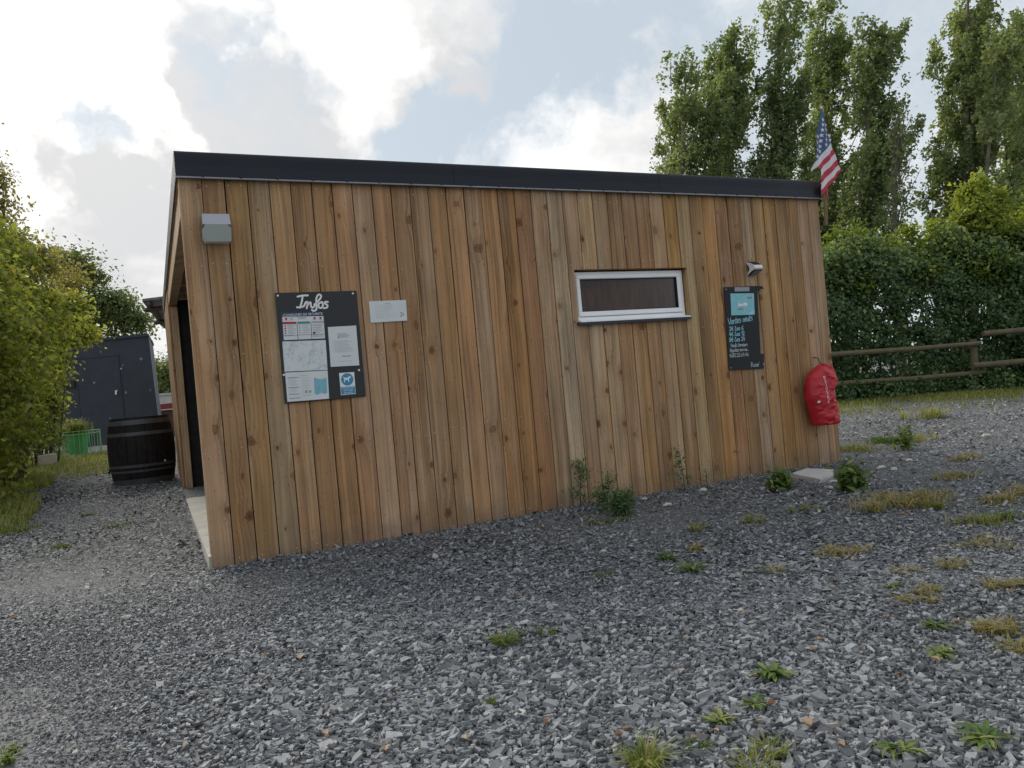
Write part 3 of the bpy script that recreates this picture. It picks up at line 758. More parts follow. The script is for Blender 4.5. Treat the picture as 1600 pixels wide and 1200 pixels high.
def sheet(name, label, quad, yb, cat, mats):
    """thin paper fixed to the board: quad = TL, TR, BR, BL in x, z"""
    c = np.mean(np.array(quad), 0)
    e = empty(name, (c[0], yb, min(q[1] for q in quad))); tag(e, label, cat)
    mb = MB(); N_ = 6
    TL, TR, BR, BL = [np.array(q) for q in quad]
    P = {}
    for i in range(N_+1):
        for j in range(N_+1):
            u, v = i/N_, j/N_
            p = (TL*(1-u)+TR*u)*(1-v)+(BL*(1-u)+BR*u)*v
            P[i, j] = (p[0], yb-0.0012-0.0012*math.sin(u*5+v*3+c[0]*9)**2, p[1])
    for i in range(N_):
        for j in range(N_):
            mb.face([P[i, j], P[i, j+1], P[i+1, j+1], P[i+1, j]])
    loop = [P[i, 0] for i in range(N_)]+[P[N_, j] for j in range(N_)]+[P[i, N_] for i in range(N_, 0, -1)]+[P[0, j] for j in range(N_, 0, -1)]
    for a, b in zip(loop, loop[1:]+loop[:1]): mb.face([a, b, (b[0], yb+0.0004, b[2]), (a[0], yb+0.0004, a[2])])
    mb.build('sheet', mats, e)
    def uv(u, v):
        p = (TL*(1-u)+TR*u)*(1-v)+(BL*(1-u)+BR*u)*v; return p
    return e, uv
def rect(mb, uv, u0, u1, v0, v1, y, m):
    p = [uv(u0, v0), uv(u0, v1), uv(u1, v1), uv(u1, v0)]
    mb.face([(a[0], y, a[1]) for a in p], m)
def lines(mb, uv, u0, u1, v0, v1, cnt, y, m, rr, th=0.30):
    dv = (v1-v0)/cnt
    for i in range(cnt):
        e = u1-(u1-u0)*rr.random()*0.35
        rect(mb, uv, u0, e, v0+dv*i, v0+dv*(i+th), y, m)
YB = -0.0165
rr = random.Random(8)
def wq(*pts): return [tuple(wallp(*p)[[0, 2]]) for p in pts]
e, uv = sheet('safety_poster', 'safety poster with a navy heading band at the top left of the notice board', wq((438.5, 488.5), (505.5, 487.5), (508.5, 530), (441.5, 533)), YB, 'poster', M_paper)
mb = MB(); y1, y2 = YB-0.0030, YB-0.0036
rect(mb, uv, 0, 1, 0.0, 0.155, y1, 0)
for a, b in ((0, 0.02), (0.98, 1.0)): rect(mb, uv, a, b, 0.155, 1, y1, 0)
rect(mb, uv, 0.02, 0.98, 0.975, 1.0, y1, 0)
rect(mb, uv, 0.02, 0.335, 0.34, 0.42, y1, 1); rect(mb, uv, 0.36, 0.655, 0.34, 0.42, y1, 2); rect(mb, uv, 0.68, 0.97, 0.35, 0.39, y1, 3)
for u in (0.343, 0.665): rect(mb, uv, u, u+0.012, 0.42, 0.975, y1, 0)
for v in (0.81,): rect(mb, uv, 0.02, 0.98, v, v+0.012, y1, 0)
for k in range(4):
    v = 0.46+k*0.085
    rect(mb, uv, 0.05, 0.09, v, v+0.045, y1, 1); lines(mb, uv, 0.13, 0.33, v, v+0.06, 2, y1, 3, rr)
    rect(mb, uv, 0.39, 0.42, v, v+0.035, y1, 3); lines(mb, uv, 0.47, 0.64, v, v+0.06, 2, y1, 3, rr)
    lines(mb, uv, 0.70, 0.95, v, v+0.06, 2, y1, 3, rr)
for u in (0.08, 0.74, 0.88): rect(mb, uv, u, u+0.05, 0.19, 0.27, y1, 1); lines(mb, uv, u-0.02, u+0.08, 0.285, 0.31, 1, y1, 3, rr)
lines(mb, uv, 0.19, 0.28, 0.20, 0.30, 3, y1, 3, rr); lines(mb, uv, 0.38, 0.62, 0.18, 0.27, 3, y1, 3, rr)
rect(mb, uv, 0.71, 0.76, 0.73, 0.79, y1, 4); lines(mb, uv, 0.05, 0.32, 0.83, 0.86, 1, y1, 3, rr); lines(mb, uv, 0.70, 0.95, 0.84, 0.93, 2, y1, 3, rr)
mb.build('print', [M_navy, M_red_print, M_green_print, M_grey_print, M_black], e)
mb = MB(); c = uv(0.5, 0.085); text_geo(mb, 'CONSIGNES DE SECURITE', c[0], c[1], 0.282, 0.0165, y2); mb.build('lettering', M_paint_white, e)

def print_material(name, base, ink, scale, lo, amount):
    mt, n = material(name)
    tc = n('ShaderNodeTexCoord', out=None).outputs['Object']
    a = n.noise(tc, scale, 8.0, 0.75)
    b = n.noise(tc, scale*5, 4.0, 0.7)
    f = n.math('MULTIPLY', n.mapr(n.math('ADD', n.math('MULTIPLY', a, 0.65), n.math('MULTIPLY', b, 0.35)), lo, lo+0.16), amount)
    finish(n, n('ShaderNodeBsdfPrincipled', {'Base Color': n.mix(f, base, ink), 'Roughness': 0.6}))
    return mt
M_map = print_material('map_print', (0.66, 0.70, 0.72), (0.27, 0.34, 0.38), 9.0, 0.47, 0.75)
M_bluemap = print_material('blue_map_print', (0.20, 0.46, 0.58), (0.17, 0.33, 0.33), 14.0, 0.47, 0.8)
M_sea = print_material('sea_photo_print', (0.20, 0.52, 0.60), (0.52, 0.72, 0.74), 16.0, 0.49, 0.9)
e, uv = sheet('map_sheet', 'sheet with a faint grey map below the safety poster', wq((440.5, 534), (508, 531.5), (511, 578), (444, 581)), YB, 'map', M_map)
e, uv = sheet('leaflet', 'leaflet with a blue map picture, lowest left on the notice board', wq((444.8, 582.5), (511, 579), (513.5, 623), (448.5, 628)), YB, 'leaflet', M_paper)
mb = MB()
p = [uv(0.66, 0.22), uv(0.66, 0.78), uv(0.72, 0.84), uv(0.81, 0.76), uv(0.90, 0.82), uv(0.96, 0.78), uv(0.96, 0.24), uv(0.90, 0.28), uv(0.81, 0.30), uv(0.72, 0.26)]
mb.face([(a[0], YB-0.003, a[1]) for a in p], 1)
for v in (0.17, 0.51, 0.74, 0.88): rect(mb, uv, 0.05, 0.31, v, v+0.022, YB-0.003, 0)
lines(mb, uv, 0.36, 0.60, 0.12, 0.9, 9, YB-0.003, 2, rr, 0.2); lines(mb, uv, 0.05, 0.30, 0.22, 0.48, 4, YB-0.003, 2, rr, 0.2); lines(mb, uv, 0.07, 0.3, 0.56, 0.72, 3, YB-0.003, 2, rr, 0.2)
for (u, v) in ((0.44, 0.66), (0.53, 0.66)): rect(mb, uv, u, u+0.045, v, v+0.07, YB-0.0034, 0)
mb.build('print', [M_grey_print, M_bluemap, M_pale_print], e)
e, uv = sheet('letter_sheet', 'plain white typed letter on the right half of the notice board', wq((511.5, 511.5), (555.5, 509), (560.5, 571), (516, 573.5)), YB, 'paper', M_paper)
mb = MB(); lines(mb, uv, 0.32, 0.75, 0.17, 0.30, 5, YB-0.003, 0, rr, 0.25); lines(mb, uv, 0.16, 0.85, 0.36, 0.66, 9, YB-0.003, 1, rr, 0.25); rect(mb, uv, 0.42, 0.72, 0.74, 0.76, YB-0.003, 0); rect(mb, uv, 0.33, 0.345, 0.22, 0.30, YB-0.003, 0); rect(mb, uv, 0.3, 0.75, 0.87, 0.88, YB-0.003, 1)
mb.build('print', [M_grey_print, M_pale_print], e)
e, uv = sheet('dog_sign', 'small blue and white dogs on leash sign at the bottom right of the notice board', wq((529, 583), (552.5, 581.5), (555, 615.5), (532, 617.5)), YB, 'sign', M_paint_white)
mb = MB(); c = uv(0.5, 0.31)
mb.face([(c[0]+0.046*math.cos(a), YB-0.003, c[1]+0.046*math.sin(a)) for a in np.linspace(0, 2*math.pi, 29)[:-1]][::-1], 0)
rect(mb, uv, 0.03, 0.97, 0.64, 0.97, YB-0.003, 0)
mb.build('print', M_blue_sign, e)
mb = MB(); s = 0.00062
dog = [(-42, -34), (-32, -34), (-28, -8), (8, -8), (12, -34), (22, -34), (22, 2), (30, 14), (44, 16), (46, 26), (32, 38), (22, 34), (10, 20), (-26, 20), (-44, 34), (-48, 28), (-38, 12)]
mb.face([(c[0]+a*s, YB-0.0036, c[1]+b*s) for a, b in dog])
for k, t in enumerate(('MERCI DE TENIR', 'VOTRE CHIEN', 'EN LAISSE')):
    cc = uv(0.5, 0.69+k*0.11); text_geo(mb, t, cc[0], cc[1], 0.085-0.012*k, 0.0105, YB-0.0036)
mb.build('lettering', M_paint_white, e)
e, uv = sheet('paper_sheet', 'blank looking white landscape sheet pinned to the planks right of the notice board', wq((576, 471), (634, 468.8), (636, 501), (579, 504.5)), -0.0045, 'paper', M_paper)
mb = MB(); lines(mb, uv, 0.14, 0.7, 0.22, 0.86, 7, -0.0075, 0, rr, 0.12); rect(mb, uv, 0.42, 0.56, 0.12, 0.15, -0.0075, 0)
for (u, v) in ((0.83, 0.58), (0.88, 0.66), (0.82, 0.72)): rect(mb, uv, u, u+0.04, v, v+0.07, -0.0075, 1)
mb.build('print', [M_pale_print, M_grey_print], e)

# ------------------------------------------------------------------ chalkboard with the egg prices
cb = empty('chalkboard', (4.9, 0.0, 1.04)); tag(cb, 'narrow black chalkboard with egg prices in blue chalk, its right edge broken off', 'chalkboard')
mb = MB(); mb.prism([(4.673, 1.054), (4.9, 1.043), (5.103, 1.036), (5.120, 1.178), (5.079, 1.183), (5.090, 1.40), (5.100, 1.64), (5.112, 1.803), (5.150, 1.806), (5.190, 1.812), (5.181, 1.836), (5.124, 1.843), (4.701, 1.841)], -0.014, -0.005)
mb.build('slate', M_chalkboard, cb)
mb = MB()
def zk(a, b): q = wallp(1125+a*80/662, 440+b*80/662); return q[0], q[2]
x, z = zk(95, 560); write(mb, 'Ventes oeufs', x, z, 0.060, 0.0062, -0.0155, 0.305, 0.10, 0)
for s, (a, b), wd in (('2€ Les 6', (108, 640), 0.175), ('4€ Les 12', (108, 712), 0.19), ('8€ Les 24', (108, 783), 0.195)):
    x, z = zk(a, b); write(mb, s, x, z, 0.040, 0.0058, -0.0155, wd, 0.02, 0)
for s, (a, b), wd in (('Oeufs fermiers', (125, 850), 0.21), ('Appelez moi au...', (115, 912), 0.235), ('0682.22.64.46', (112, 982), 0.235)):
    x, z = zk(a, b); write(mb, s, x, z, 0.034, 0.0042, -0.0155, wd, 0.0, 1)
x, z = zk(388, 1105); write(mb, "Rose'", x, z, 0.044, 0.0046, -0.0155, 0.11, 0.0, 1)
mb.build('chalk_writing', [M_chalk_blue, M_chalk_white], cb)
mb = MB(); q = wq((1146, 449.2), (1169, 448.8), (1169, 455.3), (1146, 456)); mb.prism([q[3], q[2], q[1], q[0]], -0.018, -0.0145); mb.build('clip_plate', M_lip, cb)
for (px, py) in ((1133, 452.5), (1187.5, 453), (1140.5, 575), (1191, 569)):
    mb = MB(); q = wallp(px, py); mb.tube([(q[0], -0.0145, q[2]), (q[0], -0.018, q[2])], [0.006, 0.004], 8); mb.build('screw_cap', M_nail, cb)
e, uv = sheet('flyer', 'turquoise flyer at the top of the chalkboard with the egg prices', wq((1139.5, 459), (1176, 458.5), (1177.3, 492), (1141, 493)), -0.0148, 'flyer', M_sea)
mb = MB(); rect(mb, uv, 0.68, 0.92, 0.16, 0.26, -0.0178, 0); rect(mb, uv, 0.28, 0.50, 0.68, 0.77, -0.0178, 0)
for (a, b, c, d) in ((0.30, 0.40, 0.46, 0.60), (0.41, 0.52, 0.48, 0.58), (0.53, 0.60, 0.42, 0.58), (0.61, 0.70, 0.44, 0.57)): rect(mb, uv, a, b, c, d, -0.0178, 1)
mb.build('print', [M_grey_print, M_paint_white], e)

# ------------------------------------------------------------------ solar wall lamp
so = empty('solar_lamp', (5.05, 0.0, 1.95)); tag(so, 'white solar wall lamp with dark panel above the chalkboard', 'wall light')
mb = MB(); sx0, sx1 = 5.008, 5.112
prof = [(-0.004, 2.066), (-0.020, 2.072), (-0.060, 2.056), (-0.095, 2.034), (-0.108, 2.022), (-0.110, 2.000), (-0.098, 1.990), (-0.060, 1.978), (-0.020, 1.956), (-0.004, 1.952), (-0.012, 1.968), (-0.034, 1.992), (-0.040, 2.010), (-0.034, 2.030), (-0.014, 2.054)]
mb.prism(prof, sx0, sx1, axis='x'); mb.build('body', M_paint_white, so)
mb = MB(); mb.prism([(-0.018, 2.074), (-0.060, 2.0595), (-0.096, 2.037), (-0.0975, 2.0395), (-0.060, 2.064), (-0.020, 2.079)], sx0+0.006, sx1-0.006, axis='x'); mb.build('solar_panel', M_fascia, so)
mb = MB(); mb.prism([(-0.100, 1.9875), (-0.062, 1.9745), (-0.022, 1.9525), (-0.022, 1.944), (-0.064, 1.966), (-0.104, 1.982)], sx0+0.003, sx1-0.003, axis='x'); mb.build('lens_frame', M_black, so)
mb = MB(); mb.prism([(-0.096, 1.979), (-0.066, 1.9655), (-0.028, 1.9455), (-0.030, 1.942), (-0.068, 1.961), (-0.098, 1.975)], sx0+0.012, sx1-0.012, axis='x'); mb.build('lens', M_lip, so)
mb = MB(); mb.box(sx0+0.02, sx1-0.02, -0.03, -0.003, 1.98, 2.045); mb.build('wall_plate', M_black, so)

# ------------------------------------------------------------------ red extinguisher cover
rows = [(0.428, 5.592, 5.876, 0.100), (0.445, 5.582, 5.884, 0.112), (0.50, 5.572, 5.882, 0.116), (0.56, 5.558, 5.876, 0.112), (0.62, 5.540, 5.868, 0.110), (0.69, 5.519, 5.858, 0.116), (0.735, 5.520, 5.836, 0.112), (0.768, 5.524, 5.832, 0.104), (0.790, 5.528, 5.878, 0.104),
        (0.820, 5.532, 5.906, 0.106), (0.85, 5.538, 5.916, 0.100), (0.905, 5.552, 5.908, 0.094), (0.95, 5.596, 5.892, 0.082), (0.985, 5.650, 5.876, 0.064), (1.010, 5.690, 5.862, 0.044), (1.026, 5.716, 5.850, 0.022)]
rows = np.array(rows)
def bag_row(z):
    return [np.interp(z, rows[:, 0], rows[:, k]) for k in (1, 2, 3)]
FOLDS = ((9, 26, 0.3, 0.014), (-14, 19, 1.1, 0.012), (22, 8, 2.0, 0.010), (-6, 40, 0.7, 0.008), (30, -22, 2.6, 0.007))
BTX = float(wallp(1291, 609, -0.225)[0])
def bag_y(x, z):
    a, b, d = bag_row(z); u = np.clip((x-(a+b)/2)/((b-a)/2), -1, 1)
    crease = 0.012*math.sin(46*z+15*x)*math.exp(-((z-0.55)/0.10)**2)+0.007*math.sin(80*z-50*x)*math.exp(-((z-0.57)/0.09)**2)+0.016*math.exp(-((z-0.80-0.9*(x-5.86))/0.018)**2)*(x > 5.72) + 0.012*math.sin(28*x-20*z)*math.exp(-((z-0.78)/0.10)**2) + 0.013*math.sin(30*x+26*z)*math.exp(-((z-0.95)/0.07)**2)
    fold = 0.0
    for kx, kz, ph, am in FOLDS: fold += am*(1-abs(math.sin(kx*x+kz*z+ph)))**4
    flat_ = 1-0.92*math.exp(-((x-BTX)/0.055)**2)*(0.56 < z < 0.93)
    return -0.125 - d*(1-abs(u)**2.4)**0.5 - (crease+fold)*(1-u*u)*flat_
ex = empty('extinguisher_cover', (5.72, -0.10, 0.428)); tag(ex, 'crumpled red plastic cover with white lettering hanging near the cabin corner', 'extinguisher cover')
mb = MB(); zs = np.linspace(0.428, 1.026, 90); K = 56
for zq in zs:
    a, b, d = bag_row(zq)
    for k in range(K):
        th = math.pi*k/(K-1); xx = (a+b)/2-(b-a)/2*math.cos(th)
        mb.v.append((xx, bag_y(xx, zq), zq))
    for k in range(K):
        th = math.pi*k/(K-1); xx = (a+b)/2+(b-a)/2*math.cos(th)
        mb.v.append((xx, min(-0.125+d*0.95*math.sin(th)**0.8, -0.008), zq))
W2 = 2*K
for i in range(len(zs)-1):
    for k in range(W2):
        k2 = (k+1) % W2
        mb.f.append((i*W2+k, i*W2+k2, (i+1)*W2+k2, (i+1)*W2+k)); mb.m.append(0)
mb.f.append(tuple(range(W2-1, -1, -1))); mb.m.append(0)
mb.f.append(tuple((len(zs)-1)*W2+k for k in range(W2))); mb.m.append(0)
mb.build('cover', M_red, ex, smooth=True)
mb = MB()
P = [(5.715, -0.16, 1.005), (5.735, -0.175, 1.032), (5.775, -0.178, 1.020), (5.800, -0.185, 0.985), (5.835, -0.175, 0.990), (5.852, -0.160, 1.018), (5.870, -0.145, 0.995)]
for i in range(len(P)-1):
    a, b = P[i], P[i+1]
    mb.hexa([(a[0], a[1], a[2]-0.035), (b[0], b[1], b[2]-0.035), (b[0], b[1]+0.05, b[2]-0.03), (a[0], a[1]+0.05, a[2]-0.03), a, b, (b[0], b[1]+0.05, b[2]+0.004), (a[0], a[1]+0.05, a[2]+0.004)])
mb.build('top_fold', M_red, ex)
mb = MB(); zt = 0.870
for i, ch in enumerate('EXTINCTEUR'):
    tmp = MB(); text_geo(tmp, ch, 0.0, 0.0, 0.024 if ch != 'I' else 0.008, 0.0215, 0.0)
    q = wallp(1289.0+0.42*i, 589.5+4.35*i, -0.225); cx, cz = q[0], q[2]
    for f in tmp.f:
        mb.face([(cx+tmp.v[k][0], bag_y(cx+tmp.v[k][0], cz+tmp.v[k][2])-0.004, cz+tmp.v[k][2]) for k in f])
mb.build('lettering', M_paint_white, ex)
q = wallp(1281, 628, -0.225); mb = MB(); mb.face([(q[0]+0.013*math.cos(a), bag_y(q[0]+0.013*math.cos(a), q[2]+0.013*math.sin(a))-0.004, q[2]+0.013*math.sin(a)) for a in np.linspace(0, 2*math.pi, 13)[:-1]][::-1])
mb.build('round_mark', M_paint_white, ex)
mb = MB(); mb.tube([(5.78, -0.001, 1.10), (5.78, -0.06, 1.09), (5.78, -0.10, 1.00)], 0.006, 6); mb.build('hook', M_screw, ex)

# ------------------------------------------------------------------ flag on its stick
YF = -0.075
fg = empty('flag', (6.09, -0.045, 2.42)); tag(fg, 'limp stars and stripes flag on a wooden stick at the cabin corner', 'flag')
a = wallp(1284, 166, -0.045); b = wallp(1291, 352, -0.045)
mb = MB(); mb.tube([(b[0], -0.045, b[2]), ((a[0]+b[0])/2, -0.045, (a[2]+b[2])/2), (a[0], -0.045, a[2])], [0.019, 0.017, 0.014], 10); mb.build('stick', M_beam, fg, smooth=True)
def fz(px, py):
    q = wallp(1250+px/7.5, 160+py/7.5, YF); return np.array([q[0], q[2]])
def fy(p): return YF + 0.011*math.sin(p[0]*38+p[1]*7) + 0.004*math.sin(p[0]*70-p[1]*14)
def strip(mb, A, B, C, D, m, nu=8, nv=3):
    """quad A (left top) B (right top) C (right bottom) D (left bottom) in flag space"""
    A, B, C, D = map(np.array, (A, B, C, D))
    def S(u, v):
        p = (A*(1-u)+B*u)*(1-v)+(D*(1-u)+C*u)*v; return (p[0], fy(p), p[1])
    for i in range(nu):
        for j in range(nv):
            mb.face([S(i/nu, j/nv), S(i/nu, (j+1)/nv), S((i+1)/nu, (j+1)/nv), S((i+1)/nu, j/nv)], m)
mb = MB()
strip(mb, fz(240, 60), fz(272, 70), fz(300, 215), fz(212, 260), 0); strip(mb, fz(212, 260), fz(300, 215), fz(340, 370), fz(190, 480), 0); strip(mb, fz(190, 480), fz(340, 370), fz(372, 470), fz(172, 705), 0)
mb.build('canton', M_flag_blue, fg, smooth=True)
L_ = [(172, 705), (205, 752), (235, 795), (238, 868), (242, 950), (246, 1030), (258, 1092)]
R_s = [(372, 470), (392, 545), (412, 600), (436, 668), (452, 735), (470, 782), (478, 805)]
for k in range(6):
    mb = MB(); strip(mb, fz(*L_[k]), fz(*R_s[k]), fz(*R_s[k+1]), fz(*L_[k+1]), 0)
    mb.build('stripe', M_flag_white if k % 2 == 0 else M_flag_red, fg, smooth=True)
mb = MB(); strip(mb, fz(172, 705), fz(205, 752), fz(165, 785), fz(125, 825), 0, 3, 2); mb.build('stripe', M_flag_white, fg, smooth=True)
mb = MB(); strip(mb, fz(300, 1010), fz(330, 1000), fz(330, 1110), fz(312, 1140), 0, 3, 2); mb.build('stripe', M_flag_red, fg, smooth=True)
for (px, py) in ((262, 205), (258, 265), (252, 327), (307, 318), (247, 387), (303, 380), (345, 388), (243, 450), (299, 440), (354, 440), (238, 513), (296, 500), (236, 573), (198, 560), (205, 470), (212, 400), (190, 640), (305, 262)):
    c = fz(px, py); pts = []; mb = MB()
    for k in range(10):
        r = 0.0265 if k % 2 == 0 else 0.0115; t = math.pi/2+k*math.pi/5+0.1
        p = c+np.array([r*math.cos(t), r*math.sin(t)]); pts.append((p[0], fy(p)-0.005, p[1]))
    mid = (c[0], fy(c)-0.005, c[1])
    for k in range(10): mb.face([mid, pts[k], pts[(k+1) % 10]])
    mb.build('star', M_flag_white, fg)

# ------------------------------------------------------------------ barrel by the porch
M_stave = plain('stave_wood', (0.013, 0.010, 0.010), 0.65, 0.5, 9.0, 0, 0.25, 0.4, 30.0, ((0.05, 0.042, 0.042), 0.56, 0.5))
M_hoop = plain('hoop_iron', (0.085, 0.090, 0.10), 0.55, 0.25, 9.0, 0.4, 0.4, 0.15, 40.0)
def at_ground(px, py, F):
    q = dp(px, py, F); q[2] = float(gh(q[1])); return q
bq = gp(226, 757.0)
BF = depth(bq); BH = 107*BF/FPX
bc = np.array([bq[0], bq[1]+0.30, bq[2]-0.01])
br = empty('wine_barrel', bc); tag(br, 'old dark oak barrel with grey iron hoops beside the porch', 'barrel')
def brad(t):  # radius at height fraction t
    return BH*(0.395+0.062*(1-(2*t-1)**2))
NS = 22
for k in range(NS):
    mb = MB(); a0, a1 = 2*math.pi*(k+0.025)/NS, 2*math.pi*(k+0.975)/NS
    dr = rp.uniform(-0.003, 0.003)
    prof = [(brad(t)+dr, BH*t) for t in np.linspace(0, 1, 9)]
    inn = [(r-0.028, z) for r, z in prof][::-1]
    mb.lathe(prof+inn+[prof[0]], bc, 2, a0=a0, a1=a1)
    o = mb.build('stave', M_stave, br, smooth=False)
for (t0, t1, g) in ((0.895, 0.965, 0.006), (0.735, 0.785, 0.005), (0.275, 0.315, 0.005), (0.205, 0.235, 0.005), (0.02, 0.105, 0.006)):
    mb = MB(); ts = np.linspace(t0, t1, 4)
    prof = [(brad(t)+g, BH*t) for t in ts]; inn = [(brad(t)-0.004, BH*t) for t in ts][::-1]
    mb.lathe(prof+inn+[prof[0]], bc, 40); mb.build('hoop', M_hoop, br, smooth=False)
mb = MB(); mb.lathe([(0.0, BH*0.955), (brad(1)-0.03, BH*0.955), (brad(1)-0.03, BH*0.93), (0, BH*0.93)], bc, 32); mb.build('barrel_head', M_stave, br)
hr = np.array([_R0[0], _R0[1], 0]); hf = np.array([_F[0], _F[1], 0])
mb = MB(); p0 = bc-hr*brad(0.25)+np.array([0, 0, BH*0.26]); mb.tube([p0+hr*0.02, p0-hr*0.05-[0, 0, 0.01], p0-hr*0.085-[0, 0, 0.06]], [0.022, 0.018, 0.012], 8); mb.build('tap', M_stave, br)
mb = MB(); p0 = bc+hr*brad(0.35)*0.93-hf*0.14+np.array([0, 0, BH*0.33]); mb.tube([p0-hf*0.02, p0-hf*0.05], 0.016, 8); mb.build('bung', M_lip, br)

# ------------------------------------------------------------------ dark painted shed
def shed_material():
    mt, n = material('blue_black_paint')
    tc = n('ShaderNodeTexCoord', out=None).outputs['Object']
    nz = n.noise(tc, 2.2, 6.0, 0.65)
    c = n.mix(nz, (0.018, 0.023, 0.034), (0.048, 0.056, 0.076))
    sp_ = n.noise(tc, 3.6, 3.0, 0.5)
    v = n('ShaderNodeTexVoronoi', {'Vector': tc, 'Scale': 2.6}, out=None).outputs['Distance']
    wob = n.noise(tc, 16.0, 4.0, 0.6)
    spot = n.mapr(n.math('ADD', v, n.math('MULTIPLY', n.math('SUBTRACT', wob, 0.5), 0.16)), 0.13, 0.08)
    c = n.mix(n.math('MULTIPLY', n.math('MULTIPLY', spot, n.mapr(sp_, 0.46, 0.54)), 0.8), c, (0.30, 0.31, 0.33))
    bp = n('ShaderNodeBump', {'Height': n.noise(tc, 9.0, 6.0, 0.7), 'Strength': 0.35, 'Distance': 0.03})
    finish(n, n('ShaderNodeBsdfPrincipled', {'Base Color': c, 'Roughness': 0.6, 'Specular IOR Level': 0.4, 'Normal': bp}))
    return mt
M_shed = shed_material()
sq = gp(190, 702.0); SF = depth(sq)
def sp(px, py, dF=0.0): return dp(px, py, SF+dF)
sh = empty('painted_shed', sq); tag(sh, 'blue black painted shed with a plain door behind the barrel', 'shed')
# front face corners in the photograph's frame, standing at the depth of its foot
TL, TR = sp(70, 540), sp(232, 525.5); BR, BL = sp(252.5, 697), sp(78, 712)
BR[2] = BL[2] = sq[2]-0.02
TL[2] = TR[2] = (TL[2]+TR[2])/2
dep = (TR-CAM)*np.array([1, 1, 0]); dep = dep/np.linalg.norm(dep)*3.2 + hr*0.12
mb = MB()
mb.hexa([BL, BR, BR+dep, BL+dep, TL, TR, TR+dep, TL+dep]); mb.build('wall', M_shed, sh)
mb = MB(); up = np.array([0, 0, 0.07]); e0 = -hf*0.05
mb.hexa([TL+e0-hr*0.05, TR+e0+hr*0.03, TR+dep+hr*0.03, TL+dep-hr*0.05, TL+e0-hr*0.05+up, TR+e0+hr*0.03+up, TR+dep+hr*0.03+up, TL+dep-hr*0.05+up]); mb.build('roof', M_shed, sh)
def fpt(u, v, off=0.0):  # point on the front face, u to the right, v up
    return (BL*(1-u)+BR*u)*(1-v)+(TL*(1-u)+TR*u)*v - hf*off
def fbox(mb, u0, u1, v0, v1, o0, o1):
    mb.hexa([fpt(u0, v0, o1), fpt(u1, v0, o1), fpt(u1, v0, o0), fpt(u0, v0, o0), fpt(u0, v1, o1), fpt(u1, v1, o1), fpt(u1, v1, o0), fpt(u0, v1, o0)])
mb = MB(); fbox(mb, 0.30, 0.69, 0.06, 0.845, 0.002, 0.012)
door = mb.build('door', M_shed, sh)
mb = MB(); c = fpt(0.655, 0.535, 0.03); mb.tube([c, c-hf*0.06, c-hf*0.07-[0, 0, 0.10]], 0.022, 8); mb.build('handle', M_paint_white, door)
mb = MB(); c = fpt(0.715, 0.73, 0.01); mb.tube([c, c-hf*0.03], 0.03, 8); mb.build('lock_plate', M_lip, door)
mb = MB(); fbox(mb, 0.292, 0.298, 0.06, 0.86, 0.002, 0.018); fbox(mb, 0.692, 0.698, 0.06, 0.86, 0.002, 0.018); fbox(mb, 0.30, 0.69, 0.850, 0.857, 0.002, 0.018); mb.build('door_frame', M_shed, sh)
mb = MB(); fbox(mb, 0.10, 0.27, 0.60, 0.66, 0.002, 0.05); mb.build('hatch', M_black, sh)
mb = MB(); a = fpt(0.40, 0.0, 0.30); b = fpt(0.99, 0.0, 0.30); up = np.array([0, 0, 0.17])
mb.hexa([a, b, b+hf*0.295, a+hf*0.295, a+up, b+up, b+hf*0.295+up, a+hf*0.295+up]); mb.build('concrete_step', M_concrete, sh)

# ------------------------------------------------------------------ green cage, planter, figure, block
M_green_wire = plain('green_wire', (0.20, 0.46, 0.22), 0.5, 0.1)
M_green_pot = plain('green_plastic', (0.10, 0.40, 0.13), 0.45, 0.12, 4.0)
M_soil = plain('potting_soil', (0.03, 0.022, 0.016), 0.95)
cq = gp(122, 716.0); CF = depth(cq); PXM = CF/FPX
cg = empty('wire_cage', cq); tag(cg, 'rounded green wire cage standing round a planter by the shed', 'cage')
cw, chh = 66*PXM, 42*PXM
def cage_pt(t):   # plan outline: rounded rectangle
    a = 2*math.pi*t
    ca, sa = math.cos(a), math.sin(a)
    ex_ = 0.6
    return cq + hr*(math.copysign(abs(ca)**ex_, ca)*cw/2) + hf*(math.copysign(abs(sa)**ex_, sa)*cw*0.33)
ringt = [i/56 for i in range(57)]
mb = MB()
for zf in (0.04, 0.90, 1.0):
    mb.tube([cage_pt(t)+[0, 0, chh*zf] for t in ringt], 0.008, 5, cap=False)
mb.build('rim', M_green_wire, cg)
for i in range(30):
    p = cage_pt(i/30); mb = MB(); mb.tube([p+[0, 0, -0.05], p+[0, 0, chh]], 0.0065, 5); mb.build('bar', M_green_wire, cg)
pt = cq+hr*0.02; po = empty('green_planter', pt); tag(po, 'round bright green plastic planter with dry grass inside the wire cage', 'planter')
pr0, pr1, ph = 12.5*PXM, 16.5*PXM, 38*PXM
mb = MB(); mb.lathe([(0, 0.10), (pr0, 0.10), (pr1, ph-0.04), (pr1+0.025, ph-0.04), (pr1+0.025, ph), (pr1-0.02, ph), (pr1-0.03, ph-0.06), (0, ph-0.06)], pt, 28); mb.build('pot', M_green_pot, po, smooth=False)
mb = MB(); mb.lathe([(0, ph-0.05), (pr1-0.028, ph-0.05), (pr1-0.028, ph-0.057)], pt, 20); mb.build('soil', M_soil, po)
fq = cq-hr*cw*0.33-hf*0.05; gn = empty('garden_figure', fq); tag(gn, 'small white garden figure with orange head behind the cage bars', 'figurine')
mb = MB(); mb.lathe([(0, 0.05), (0.085, 0.06), (0.095, 0.14), (0.075, 0.26), (0.05, 0.33), (0.0, 0.34)], fq+[0, 0, 0.12], 14); mb.build('body', M_paint_white, gn, smooth=True)
